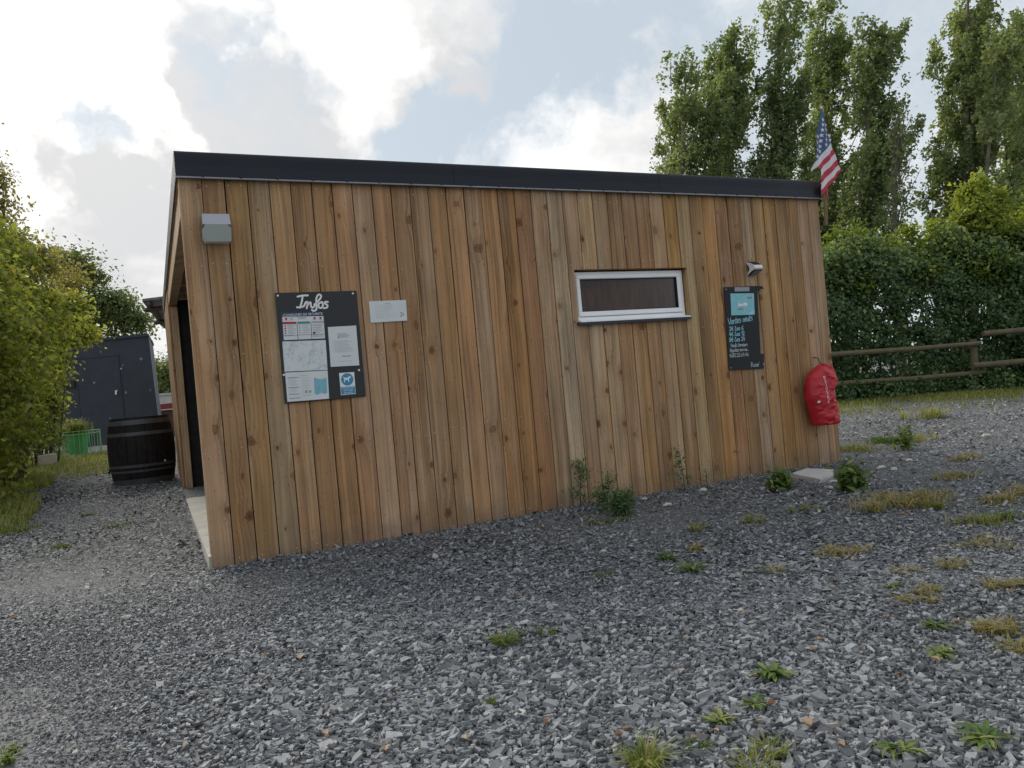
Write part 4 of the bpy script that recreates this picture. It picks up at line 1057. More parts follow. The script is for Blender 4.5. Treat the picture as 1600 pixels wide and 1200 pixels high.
M_orange = plain('orange_paint', (0.45, 0.17, 0.07), 0.6)
mb = MB(); mb.lathe([(0, 0.32), (0.055, 0.35), (0.065, 0.40), (0.05, 0.45), (0.025, 0.52), (0, 0.56)], fq+[0, 0, 0.12], 12); mb.build('head', M_orange, gn, smooth=True)
kq = gp(76, 732); KF = depth(kq); kw = 25*KF/FPX
mb = MB(); mb.cbox(-kw/2, kw/2, -kw*0.4, kw*0.4, 0, kw*0.92, 0.015)
M_block = plain('dirty_white_block', (0.50, 0.46, 0.40), 0.85, 0.2, 9.0, 0, 0.2, 0.2, 50.0, ((0.17, 0.14, 0.10), 0.54, 0.6))
bk_ = link('white_block', mb.mesh('white_block', M_block), None, kq-[0, 0, 0.01]); bk_.rotation_euler = (0.03, -0.06, -YAW+0.55)
tag(bk_, 'dirty white cube shaped block lying in the grass at the left hedge', 'block')

# canopy end sticking out behind the cabin
M_canopy = plain('canopy_boards', (0.11, 0.09, 0.075), 0.8, 0.2, 5.0)
A, B, D, C = dp(222, 467, 15.0), dp(250, 459.5, 15.0), dp(251, 506, 18.5), dp(268, 500, 18.5)
cp = empty('rear_canopy', np.array([A[0], A[1], A[2]-0.6])); tag(cp, 'end of a low canopy roof jutting out behind the cabin', 'canopy')
B = B+hr*1.5; C = C+hr*1.5
mb = MB(); t_ = np.array([0, 0, 0.05]); mb.hexa([A-t_, B-t_, C-t_, D-t_, A, B, C, D]); mb.build('roof_sheet', M_lip, cp)
for k in range(4):
    u = 0.06+0.3*k
    a, d = A*(1-u)+B*u, D*(1-u)+C*u
    mb = MB(); mb.tube([a-[0, 0, 0.10], d-[0, 0, 0.10]], 0.045, 4); mb.build('rafter', M_canopy, cp)
mb = MB(); mb.tube([A*0.9+D*0.1-[0, 0, 0.17], B*0.9+C*0.1-[0, 0, 0.17]], 0.05, 4); mb.tube([A*0.4+D*0.6-[0, 0, 0.17], B*0.4+C*0.6-[0, 0, 0.17]], 0.05, 4); mb.build('purlin', M_canopy, cp)
for u in (0.75, 0.95):
    a = (A*0.5+D*0.5)*(1-u)+(B*0.5+C*0.5)*u
    mb = MB(); mb.tube([np.array([a[0], a[1], float(gh(a[1]))-0.05]), a-[0, 0, 0.15]], 0.06, 8); mb.build('post', M_canopy, cp)
# distant stand seen through the gap
qf = at_ground(262, 700, 27.0)
st = empty('distant_stand', qf); tag(st, 'tiny red topped stand far off between shed and cabin', 'stand')
M_red_far = plain('red_awning', (0.28, 0.04, 0.04), 0.7); M_brown_far = plain('brown_stand', (0.12, 0.06, 0.04), 0.8)
zt_ = dp(262, 634, 27.0)[2]
mb = MB(); mb.cbox(qf[0]-0.25, qf[0]+0.9, qf[1]-0.4, qf[1]+0.8, qf[2], zt_-0.15, 0.02); mb.build('counter', M_brown_far, st)
mb = MB(); mb.prism([(qf[0]-0.45, zt_-0.1), (qf[0]+1.0, zt_-0.1), (qf[0]+0.9, zt_+0.10), (qf[0]-0.30, zt_+0.06)], qf[1]-0.55, qf[1]+0.9); mb.build('awning', M_red_far, st)
qf = at_ground(262, 640, 40.0); zt_ = dp(262, 617, 40.0)[2]
hs = empty('distant_wall', qf); tag(hs, 'pale low wall far off between shed and cabin', 'wall')
mb = MB(); mb.box(qf[0]-2.5, qf[0]+4, qf[1], qf[1]+0.3, qf[2]-0.3, zt_); mb.build('wall', M_concrete, hs)
mb = MB(); mb.box(qf[0]-2.6, qf[0]+4.1, qf[1]-0.06, qf[1]+0.36, zt_+0.002, zt_+0.1); mb.build('coping', M_paving, hs)

# ------------------------------------------------------------------ foliage
M_bark = plain('bark', (0.085, 0.068, 0.050), 0.9, 0.35, 7.0, 0, 0.2, 0.5, 30.0)
M_pbark = plain('poplar_bark', (0.15, 0.135, 0.105), 0.9, 0.3, 5.0, 0, 0.2, 0.4, 20.0)
M_poplar = leaf_material('poplar_leaf', [(0.0, (0.105, 0.155, 0.075)), (0.5, (0.21, 0.275, 0.135)), (0.85, (0.32, 0.375, 0.20)), (1.0, (0.44, 0.46, 0.28))], 0.55)
M_laurel = leaf_material('hedge_leaf', [(0.0, (0.032, 0.070, 0.028)), (0.5, (0.075, 0.135, 0.048)), (0.85, (0.14, 0.215, 0.07)), (1.0, (0.28, 0.34, 0.09))], 0.25, 0.40, 0.40)
M_yellowgreen = leaf_material('yellow_green_leaf', [(0.0, (0.07, 0.12, 0.03)), (0.5, (0.18, 0.25, 0.045)), (1.0, (0.38, 0.42, 0.08))], 0.5)
M_hornbeam = leaf_material('left_hedge_leaf', [(0.0, (0.12, 0.17, 0.045)), (0.45, (0.28, 0.33, 0.085)), (0.8, (0.42, 0.44, 0.12)), (0.95, (0.50, 0.43, 0.13)), (1.0, (0.45, 0.31, 0.12))], 0.62)
M_darkleaf = leaf_material('dark_leaf', [(0.0, (0.07, 0.105, 0.045)), (0.6, (0.16, 0.21, 0.085)), (1.0, (0.27, 0.31, 0.13))], 0.5)
M_redleaf = leaf_material('bronze_leaf', [(0.0, (0.16, 0.14, 0.08)), (0.6, (0.28, 0.26, 0.12)), (1.0, (0.34, 0.36, 0.13))], 0.6)

def leaf_quads(C, Nrm, size, r, aspect=0.62, fold=0.18):
    """rhombic leaves: C centres, Nrm preferred normals"""
    k = len(C)
    nn = Nrm + r.normal(0, 0.55, (k, 3)); nn /= np.linalg.norm(nn, axis=1, keepdims=True)+1e-9
    a = np.cross(nn, r.normal(0, 1, (k, 3))); a /= np.linalg.norm(a, axis=1, keepdims=True)+1e-9
    b = np.cross(nn, a)
    L = (size*np.exp(r.normal(0, 0.25, k)))[:, None]
    w = L*aspect
    base = C-a*L*0.5; tip = C+a*L*0.5
    l = C+b*w*0.5+nn*L*fold-a*L*0.05; rr_ = C-b*w*0.5+nn*L*fold-a*L*0.05
    return np.stack([base, rr_, tip, l], 1).reshape(-1, 3)
def clumps(lobes, ncl, r, shell=0.30):
    """clump centres near the surface of ellipsoid lobes (c, radii)"""
    vol = np.array([np.prod(l[1])**(2/3) for l in lobes]); cnt = r.multinomial(ncl, vol/vol.sum())
    out, nr = [], []
    for (c, rad), k in zip(lobes, cnt):
        d = r.normal(0, 1, (k, 3)); d /= np.linalg.norm(d, axis=1, keepdims=True)
        d[:, 2] = np.where(d[:, 2] < -0.55, -d[:, 2], d[:, 2])
        s = 1-np.abs(r.normal(0, shell, k)); s *= 1+0.16*np.sin(5*d[:, 0]+3*d[:, 2]+c[0])*np.sin(4*d[:, 1]+2)
        out.append(np.array(c)+d*np.array(rad)*s[:, None]); nr.append(d)
    return np.concatenate(out), np.concatenate(nr)
def bush(name, label, cat, base, lobes, nleaf, size, mat, seed, ncl=None, spread=0.16, trunk=None, group=None, shell=0.30, stems=26, bark=None, upw=0.35, height_tint=0.0, part='foliage'):
    r = np.random.default_rng(seed)
    ncl = ncl or max(30, nleaf//55)
    cc, dd = clumps(lobes, ncl, r, shell)
    keep = cc[:, 2] > base[2]+0.02
    cc, dd = cc[keep], dd[keep]
    pick = r.integers(0, len(cc), nleaf)
    sp_ = spread*np.exp(r.normal(0, 0.3, len(cc)))[pick][:, None]
    P = cc[pick]+r.normal(0, 1, (nleaf, 3))*sp_*np.array([1, 1, 0.8])
    N_ = dd[pick]*0.7+np.array([0, 0, upw])
    ok = P[:, 2] > base[2]+0.01
    P, N_, pick = P[ok], N_[ok], pick[ok]
    ct = r.uniform(0, 1, len(cc))
    zr = (P[:, 2]-P[:, 2].min())/(np.ptp(P[:, 2])+1e-6)
    rnd = np.clip(0.55*r.beta(2, 2, len(P))+0.45*ct[pick]+height_tint*(zr-0.5), 0.0, 1.0)
    e = empty(name, base); tag(e, label, cat, group)
    V = leaf_quads(P, N_, size, r)-np.array(base)
    link(part, np_mesh(part, V, 4, mat, rnd), e, base)
    mb = MB()
    root = np.array(base, float)
    sel = r.choice(len(cc), min(stems, len(cc)), replace=False)
    for i in sel:
        t = cc[i]; q0 = root+np.array([(t[0]-root[0])*0.35*r.uniform(0.4, 1), (t[1]-root[1])*0.35*r.uniform(0.4, 1), 0]); q0[2] = root[2]-0.05
        mid = q0*0.45+t*0.55+np.array([0, 0, 0.12*(t[2]-root[2])])+r.normal(0, 0.06, 3)
        h_ = t[2]-root[2]
        mb.tube([q0, mid, t], [0.010+0.006*h_, 0.007+0.003*h_, 0.004], 5)
    if trunk:
        mb.tube([root-[0, 0, 0.1], root+[0.03, 0.02, trunk[1]*0.5], root+[0.0, 0.05, trunk[1]]], [trunk[0], trunk[0]*0.8, trunk[0]*0.45], 9)
    mb.build('trunk' if trunk else 'stems', bark or M_bark, e)
    return e

def poplar(px_base, lean, F, top_px, half, nleaf, seed, label, mat=None, multi=1, zlow=2.2):
    """Lombardy type poplar: steep limbs carrying plumes of leaves"""
    r = np.random.default_rng(seed)
    base = at_ground(px_base, 640, F)
    top = dp(top_px[0], top_px[1], F)
    Ht = top[2]-base[2]
    ax = (top-base); axn = ax/np.linalg.norm(ax)
    e = empty('poplar_tree', base); tag(e, label, 'tree', 'poplars behind the hedge')
    mb = MB()
    trunks = []
    for m in range(multi):
        off = np.array([r.normal(0, 0.42), r.normal(0, 0.42), 0]) if m else np.zeros(3)
        hh = 1.0 if m == 0 else r.uniform(0.72, 0.95)
        pts = [base+off*(0.5+t)+ax*t*hh+np.array([0.10*math.sin(5*t+seed+m), 0.10*math.cos(4*t+seed), 0]) for t in np.linspace(0, 1, 9)]
        pts[0] = pts[0]-np.array([0, 0, 0.2])
        mb.tube(pts, list(np.linspace(0.20 if m == 0 else 0.12, 0.02, 9)), 8)
        trunks.append(pts)
    Pl, Nl, Tl = [], [], []
    nl = int(26+Ht*2.6)
    for i in range(nl):
        j = r.integers(0, len(trunks)); tr = trunks[j]
        t = zlow/Ht+(1-zlow/Ht)*(i+r.random())/nl*0.99
        s = t*8; i0 = min(int(s), 7); p0 = tr[i0]*(1-(s-i0))+tr[i0+1]*(s-i0)
        az = r.uniform(0, 2*math.pi)
        env = half*(0.16+0.84*math.sin(math.pi*min(1.0, 0.10+0.92*(1-t)))**0.75)*r.uniform(0.15, 1.15)
        top_room = max(0.55, (1-t)*np.linalg.norm(ax)*0.9)
        ln = min(r.uniform(1.2, 3.0), top_room+0.5)
        out = np.array([math.cos(az), math.sin(az), 0])*env
        sway = hr*(0.15+0.45*r.random())*ln*0.5
        mid = p0+out*0.72+axn*ln*0.42; tip = p0+out+axn*ln+sway
        mb.tube([p0, mid, tip], [0.035*(1-t)+0.014, 0.018, 0.006], 5, cap=False)
        k = int(nleaf/nl*(ln/2.0)*r.uniform(0.6, 1.4))
        # plume: shoots along the limb, thick in its middle and drawn out to a point
        ns = max(8, int(ln*16)); us = r.uniform(0.10, 1.06, ns)
        cs_ = p0*((1-us)**2)[:, None]+2*mid*((1-us)*us)[:, None]+tip*(us**2)[:, None]
        rad_ = 0.34*np.clip(np.sin(np.pi*np.clip(us*0.86+0.10, 0, 1)), 0.12, 1)**0.8
        cs_ = cs_+r.normal(0, 1, (ns, 3))*rad_[:, None]*np.array([0.8, 0.8, 0.6])
        w = r.integers(0, ns, k)
        P = cs_[w]+r.normal(0, 1, (k, 3))*np.array([0.065, 0.065, 0.11])+(hr*0.05+axn*0.10)*r.uniform(-1, 1, (k, 1))
        Pl.append(P); Nl.append(np.repeat((out/(env+1e-6)*0.5+np.array([0, 0, 0.25]))[None], k, 0))
        Tl.append(np.clip(0.35*r.uniform(0, 1)+0.25*r.uniform(0, 1, ns)[w]+0.45*r.beta(2, 2, k), 0, 1))
    P = np.concatenate(Pl); V = leaf_quads(P, np.concatenate(Nl), 0.112, r, 0.8)-base
    link('crown', np_mesh('crown', V, 4, mat or M_poplar, np.concatenate(Tl)), e, base)
    mb.build('trunk', M_pbark, e)
    return e
poplar(1060, 0, 27.0, (1072, 112), 1.15, 26000, 21, 'leftmost and shortest poplar rising above the cabin roof', multi=3)
poplar(1138, 0, 28.5, (1150, 62), 1.15, 28000, 22, 'poplar with a pointed top, second from the left above the roof', multi=3)
poplar(1206, 0, 27.5, (1216, 14), 1.05, 27000, 23, 'tall poplar in the middle of the group left of the flag', multi=2)
poplar(1272, 0, 29.0, (1290, 0), 1.15, 29000, 24, 'tall poplar right behind the flag', multi=3)
poplar(1325, 0, 27.0, (1366, 70), 1.15, 27000, 25, 'poplar leaning to the right, at the right end of the group behind the flag', multi=2)
poplar(1500, 0, 27.0, (1516, -75), 1.6, 44000, 26, 'broad poplar with several bare trunks above the hedge at right', multi=5)
poplar(1590, 0, 29.0, (1612, 15), 1.1, 24000, 27, 'rightmost poplar cut by the picture edge', multi=3)
poplar(1408, 0, 25.0, (1400, 200), 0.25, 1300, 28, 'thin grey half bare young poplar in the gap between the poplar groups')
# right hedge behind the fence
def hedge_line(a, b, z0, hgt, thick, nl, size, mat, seed, name, label, cat, wave=0.35):
    r = np.random.default_rng(seed)
    a, b = np.array(a, float), np.array(b, float); L = np.linalg.norm(b-a); d = (b-a)/L
    nrm = np.array([d[1], -d[0]])
    if nrm @ (CAM[:2]-a) < 0: nrm = -nrm
    ncl = nl//30
    s = r.uniform(0, L, ncl); hz = r.uniform(0, 1, ncl)**0.9
    face = r.uniform(0, 1, ncl)
    topz = hgt*(1+0.13*np.sin(s*0.9+seed)+0.09*np.sin(s*2.7+1)+0.05*np.sin(s*7.1))*np.exp(r.normal(0, 0.06, ncl))*(0.94+0.26*np.clip((s/L-0.25)/0.5, 0, 1))
    off = np.where(face < 0.78, np.abs(r.normal(0, 0.14, ncl)), r.uniform(0, thick, ncl))
    zz = np.where(face < 0.78, hz*topz, topz*(1-np.abs(r.normal(0, 0.05, ncl))))
    bulge = wave*(0.6*np.sin(s*1.7+zz*1.3)*np.sin(zz*2.1+s*0.4)+0.5*np.sin(s*4.1+zz)*np.sin(zz*3.3))*0.8
    c2 = a+d*s[:, None]-nrm*(off-bulge+0.25*(zz/hgt)**3)[:, None]
    base0 = np.array([*((a+b)/2), z0])
    C = np.column_stack([c2, z0+zz])
    pick = r.integers(0, ncl, nl)
    P = C[pick]+r.normal(0, 1, (nl, 3))*0.085
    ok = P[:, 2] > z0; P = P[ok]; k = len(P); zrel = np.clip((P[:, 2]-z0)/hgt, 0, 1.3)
    ctn = r.uniform(-0.18, 0.18, ncl)[pick][ok]
    N_ = np.repeat(np.array([[nrm[0]*0.8, nrm[1]*0.8, 0.45]]), k, 0)
    e = empty(name, base0); tag(e, label, cat)
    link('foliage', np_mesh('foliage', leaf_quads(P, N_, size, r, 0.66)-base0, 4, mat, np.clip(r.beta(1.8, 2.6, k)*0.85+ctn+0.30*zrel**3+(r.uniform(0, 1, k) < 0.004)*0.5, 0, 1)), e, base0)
    mb = MB()
    for i in range(int(L*3.2)):
        s0 = (i+0.5)/3.2+r.normal(0, 0.08); p = a+d*s0-nrm*r.uniform(0.35, thick*0.8)
        mb.tube([(p[0], p[1], z0-0.1), (p[0]+r.normal(0, 0.1), p[1]+r.normal(0, 0.1), z0+hgt*0.5), (p[0]+r.normal(0, 0.2), p[1]+r.normal(0, 0.2), z0+hgt*0.93)], [0.035, 0.024, 0.008], 5)
    mb.build('stems', M_bark, e)
    return e
f1 = gp(1527, 612.0); FF = depth(f1); HF_ = FF+0.45
ha = at_ground(1180, 600, HF_); hb = at_ground(1790, 560, HF_)
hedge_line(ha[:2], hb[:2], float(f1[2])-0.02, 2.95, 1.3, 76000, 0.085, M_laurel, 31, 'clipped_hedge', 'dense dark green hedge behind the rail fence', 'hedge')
def lobe(px, py, F, rx, rz, ry=None): return (dp(px, py, F), (rx, ry or rx, rz))
HB = HF_+0.9
ygl = [lobe(px, py, HB+dF, rx, rz) for px, py, dF, rx, rz in ((1530, 360, 0, 0.55, 0.60), (1480, 385, 0, 0.45, 0.45), (1580, 385, 0, 0.55, 0.50), (1650, 400, 0, 0.7, 0.5), (1720, 400, 0, 0.7, 0.5), (1535, 295, 0, 0.20, 0.46), (1508, 312, 0.2, 0.17, 0.40), (1562, 322, 0, 0.20, 0.40), (1595, 350, 0.2, 0.2, 0.36), (1525, 330, 0, 0.34, 0.40),
       (1435, 405, 0, 0.34, 0.36), (1400, 425, 0.1, 0.28, 0.30), (1462, 360, 0.1, 0.15, 0.32), (1420, 375, 0.1, 0.10, 0.26), (1496, 350, 0, 0.16, 0.34), (1450, 440, -0.35, 0.45, 0.34), (1530, 430, -0.4, 0.6, 0.40), (1610, 430, -0.4, 0.6, 0.4))]
bush('yellow_green_shrub', 'tall yellow green shrub growing out of the top of the dark hedge at right', 'shrub', at_ground(1520, 600, HB), ygl, 26000, 0.092, M_yellowgreen, 33, ncl=520, spread=0.11, stems=80, height_tint=0.8, shell=0.45)
bush('light_green_shrub', 'light green shrub peeping past the cabin corner above the dark hedge', 'shrub', at_ground(1325, 600, HB),
     [lobe(1318, 420, HB, 0.32, 0.40), lobe(1342, 385, HB, 0.14, 0.36), lobe(1366, 425, HB, 0.26, 0.34), lobe(1290, 430, HB, 0.4, 0.4), lobe(1312, 380, HB, 0.14, 0.3), lobe(1385, 400, HB, 0.10, 0.3), lobe(1340, 450, HB-0.4, 0.4, 0.3)], 8000, 0.095, M_yellowgreen, 34, ncl=150, spread=0.11, stems=36, shell=0.42)
bush('ivy_undergrowth', 'low ivy and nettles along the foot of the dark hedge', 'undergrowth', at_ground(1440, 620, FF),
     [(at_ground(px, 620, FF-0.15+0.1*math.sin(px))+[0, 0, 0.06], (0.55, 0.30, 0.22+0.08*math.sin(px*0.7))) for px in range(1300, 1680, 38)], 12000, 0.065, M_laurel, 35, spread=0.09, stems=10)
# rail fence
M_log = plain('mossy_log', (0.135, 0.115, 0.075), 0.9, 0.3, 6.0, 0, 0.2, 0.4, 22.0, ((0.10, 0.115, 0.035), 0.50, 0.6))
FR = FF-0.10
fe = empty('rail_fence', at_ground(1527, 612, FR)); tag(fe, 'mossy round log fence in front of the dark hedge', 'fence')
def frail(x0, y0, x1, y1, F0, F1, rad):
    mb = MB(); a, b = dp(x0, y0, F0), dp(x1, y1, F1)
    mb.tube([a, a*0.66+b*0.34+[0, 0, 0.012], a*0.33+b*0.67-[0, 0, 0.01], b], [rad*0.95, rad*1.05, rad, rad*0.9], 10); mb.build('rail', M_log, fe, smooth=False)
frail(1200, 563, 1532, 536, FR-0.03, FR-0.06, 0.052); frail(1200, 610, 1540, 581.5, FR-0.03, FR-0.06, 0.054)
frail(1536, 521.5, 1900, 490, FR-0.05, FR+0.2, 0.060); frail(1520, 571.5, 1900, 540, FR-0.20, FR+0.2, 0.062)
for px in (1215, 1527, 1850):
    c = at_ground(px, 615, FR+0.06); zt2 = dp(px, 533 if px < 1600 else 500, FR)[2]
    mb = MB(); mb.tube([c-[0, 0, 0.3], c+[0, 0, 0.5], np.array([c[0]+0.01, c[1], zt2+0.05])], [0.078, 0.074, 0.070], 12); mb.build('post', M_log, fe, smooth=False)

# left hedge and trees
def gl(px, py, F, rx, rz, ry=None): return lobe(px, py, F, rx, rz, ry)
bush('hornbeam_hedge', 'yellow green leafy hedge along the left edge of the yard', 'hedge', at_ground(10, 760, 12.0),
     [gl(-70, 660, 9.5, 0.75, 1.0), gl(-60, 560, 9.5, 0.75, 0.9), gl(-30, 640, 11.5, 0.75, 1.0), gl(-15, 540, 11.5, 0.75, 0.9), gl(32, 590, 13.5, 0.62, 0.9), gl(50, 510, 13.5, 0.65, 0.65), gl(-80, 470, 10, 0.8, 0.7), gl(-20, 440, 12, 0.75, 0.75), gl(-70, 390, 11, 0.7, 0.6), gl(-5, 395, 13, 0.5, 0.5), gl(-60, 740, 9.5, 0.65, 0.5), gl(-15, 690, 13.0, 0.5, 0.5)],
     62000, 0.076, M_hornbeam, 41, ncl=900, spread=0.13, stems=60, shell=0.26)
bush('yellow_shrub', 'pale yellow green shrub in front of the dark shed corner', 'shrub', at_ground(62, 700, 16.5),
     [gl(88, 510, 16.5, 0.60, 0.55), gl(112, 485, 16.5, 0.36, 0.36), gl(62, 570, 16.5, 0.50, 0.75), gl(52, 640, 16.5, 0.50, 0.55), gl(40, 500, 16, 0.6, 0.6), gl(118, 530, 16.5, 0.30, 0.28)], 24000, 0.08, M_hornbeam, 42, ncl=380, spread=0.12, stems=12, height_tint=0.5, shell=0.36)
bush('bronze_tree', 'sparse bronze leaved tree above the left hedge', 'tree', at_ground(-40, 700, 13.0),
     [gl(-15, 320, 13, 0.45, 0.9), gl(30, 400, 13, 0.55, 0.40), gl(-20, 430, 12.5, 0.8, 0.6), gl(75, 420, 13.5, 0.35, 0.28), gl(-60, 300, 13, 0.6, 1.0), gl(110, 440, 14.5, 0.35, 0.3)], 9000, 0.07, M_redleaf, 43, ncl=260, spread=0.11, stems=70, trunk=(0.10, 2.6), shell=0.35, part='crown')
bush('dark_tree', 'dark green tree behind the painted shed', 'tree', at_ground(170, 690, 27.0),
     [gl(165, 490, 27, 1.0, 0.75), gl(125, 440, 27, 0.9, 0.75), gl(205, 510, 27, 0.7, 0.55), gl(100, 420, 27, 0.6, 0.5), gl(150, 560, 27, 1.3, 0.9)], 16000, 0.12, M_darkleaf, 44, spread=0.22, stems=40, trunk=(0.16, 2.8), part='crown')
bush('laurel_bush', 'low dark bush behind the white block', 'bush', at_ground(55, 715, 15.5),
     [gl(40, 690, 15.9, 0.55, 0.42), gl(5, 700, 15.0, 0.6, 0.5), gl(72, 690, 17.2, 0.28, 0.36)], 8000, 0.055, M_darkleaf, 45, spread=0.11, stems=14)
bush('distant_tree', 'far green tree seen in the gap between shed and cabin', 'tree', at_ground(265, 660, 60.0),
     [gl(258, 600, 60, 2.2, 1.9), gl(285, 600, 60, 2.5, 2.2), gl(235, 615, 60, 1.8, 1.5)], 8000, 0.24, M_darkleaf, 46, spread=0.4, stems=12, trunk=(0.25, 2.0), part='crown')
bush('distant_tree', 'far leafy tree hidden mostly by the painted shed', 'tree', at_ground(215, 660, 70.0),
     [gl(210, 610, 70, 4.0, 2.2), gl(150, 610, 70, 4.0, 2.4)], 8000, 0.3, M_darkleaf, 47, spread=0.5, stems=12, trunk=(0.3, 2.0), part='crown')

# ------------------------------------------------------------------ grass and weeds
M_grass = leaf_material('grass_blade', [(0.0, (0.08, 0.14, 0.03)), (0.5, (0.17, 0.22, 0.05)), (0.8, (0.28, 0.28, 0.09)), (1.0, (0.42, 0.36, 0.17))], 0.35)
M_dry = leaf_material('dry_grass', [(0.0, (0.16, 0.16, 0.05)), (0.5, (0.33, 0.28, 0.12)), (1.0, (0.46, 0.37, 0.19))], 0.3)
M_weed = leaf_material('weed_leaf', [(0.0, (0.05, 0.105, 0.028)), (0.6, (0.125, 0.205, 0.05)), (1.0, (0.28, 0.29, 0.09))], 0.35)
M_feather = leaf_material('feathery_leaf', [(0.0, (0.045, 0.10, 0.045)), (0.6, (0.10, 0.19, 0.075)), (1.0, (0.18, 0.26, 0.09))], 0.3)
M_stem = plain('weed_stem', (0.07, 0.055, 0.03), 0.8)
def blades(P, r, hmin, hmax, w, lean=0.5, dirs=None):
    """bent grass blades, two quads each"""
    k = len(P)
    az = r.uniform(0, 2*math.pi, k) if dirs is None else dirs
    h = r.uniform(hmin, hmax, k); ln = lean*r.uniform(0.2, 1.2, k)*h
    d = np.stack([np.cos(az), np.sin(az), 0*az], 1); s = np.stack([-np.sin(az), np.cos(az), 0*az], 1)
    up = np.array([0, 0, 1.0])
    p1 = P+d*(ln*0.3)[:, None]+up*(h*0.6)[:, None]; p2 = P+d*ln[:, None]+up*(h*np.where(ln > h*0.7, 0.72, 0.97))[:, None]
    w0 = (w*r.uniform(0.7, 1.3, k))[:, None]
    q1 = np.stack([P-s*w0, P+s*w0, p1+s*w0*0.75, p1-s*w0*0.75], 1); q2 = np.stack([p1-s*w0*0.75, p1+s*w0*0.75, p2+s*w0*0.12, p2-s*w0*0.12], 1)
    return np.concatenate([q1, q2], 0).reshape(-1, 3), k
def turf(name, label, pts, hmin, hmax, w, mat, seed, rlo=0.0, rhi=1.0):
    r = np.random.default_rng(seed)
    V, k = blades(pts, r, hmin, hmax, w, 0.7)
    rn_ = r.uniform(rlo, rhi, k); rn_ = np.concatenate([rn_, rn_])
    tag(link(name, np_mesh(name, V, 4, mat, rn_)), label, 'grass', kind='stuff')
r = np.random.default_rng(77)
def patchy(x, y, s=1.0): return np.sin(2.1*x*s+0.7)*np.sin(1.7*y*s+1.9)+0.6*np.sin(5.3*x*s+y)*np.sin(4.1*y*s-x)
# verge along the right hedge
N0 = 26000
pxs = r.uniform(1240, 1720, N0); dF = -np.abs(r.normal(0, 1.0, N0))*1.25+0.25
pts = np.array([at_ground(a, 620, FF+b) for a, b in zip(pxs, dF)])
keep = r.uniform(0, 1, N0) < np.clip(0.55+0.5*patchy(pts[:, 0], pts[:, 1], 0.9)+0.35*(dF > -0.7), 0.04, 1)
turf('verge_grass', 'pale short grass verge at the foot of the right hedge', pts[keep], 0.025, 0.12, 0.005, M_grass, 78, 0.25, 1.0)
# verge on the left
N0 = 26000
t = r.uniform(0, 1, N0)
ax_, ay_ = -1.95+(-2.75+1.95)*t, 3.6+(16.5-3.6)*t
pts = np.column_stack([ax_-r.exponential(0.5, N0)+0.30+0.15*np.sin(7*t*3), ay_+r.normal(0, 0.3, N0)])
e2 = 15000
pts2 = np.column_stack([r.uniform(-2.9, -0.1, e2), 8.6+7.5*r.uniform(0, 1, e2)**0.7])
pts = np.concatenate([pts, pts2]); pts = np.column_stack([pts, gz(pts[:, 0], pts[:, 1])])
keep = r.uniform(0, 1, len(pts)) < np.clip(0.65+0.5*patchy(pts[:, 0], pts[:, 1], 1.3), 0.1, 1)
turf('verge_grass', 'rough half dry grass at the foot of the left hedge', pts[keep], 0.03, 0.15, 0.0055, M_grass, 79, 0.35, 1.0)
# planter grass
def tuft_mesh(name, c, n_, rad, hmin, hmax, w, mat, seed, lean=0.9, rlo=0, rhi=1.0, flat=1.0):
    rr2 = np.random.default_rng(seed)
    a = rr2.uniform(0, 2*math.pi, n_); q = rad*np.sqrt(rr2.uniform(0, 1, n_))
    P = np.column_stack([q*np.cos(a), q*np.sin(a)*flat, 0*a])
    if rad > 0.05:      # broken into several smaller clumps with stray blades
        nc = max(3, int(3+rad*30)); cc = rr2.normal(0, rad*0.55, (nc, 2)); wi = rr2.integers(0, nc, n_); sg = rad*rr2.uniform(0.10, 0.38, nc)[wi]
        P = np.column_stack([cc[wi, 0]+rr2.normal(0, 1, n_)*sg, (cc[wi, 1]+rr2.normal(0, 1, n_)*sg)*flat, 0*a])
    V, k = blades(P, rr2, hmin, hmax, w, lean, a+rr2.normal(0, 0.5, n_))
    t_ = rr2.uniform(rlo, rhi, k)
    return np_mesh(name, V, 4, mat, np.concatenate([t_, t_]))
link('plant', tuft_mesh('plant', None, 500, pr1*0.9, 0.20, 0.48, 0.008, M_grass, 5, 1.0, 0.2, 1.0), po, pt+[0, 0, ph-0.05])

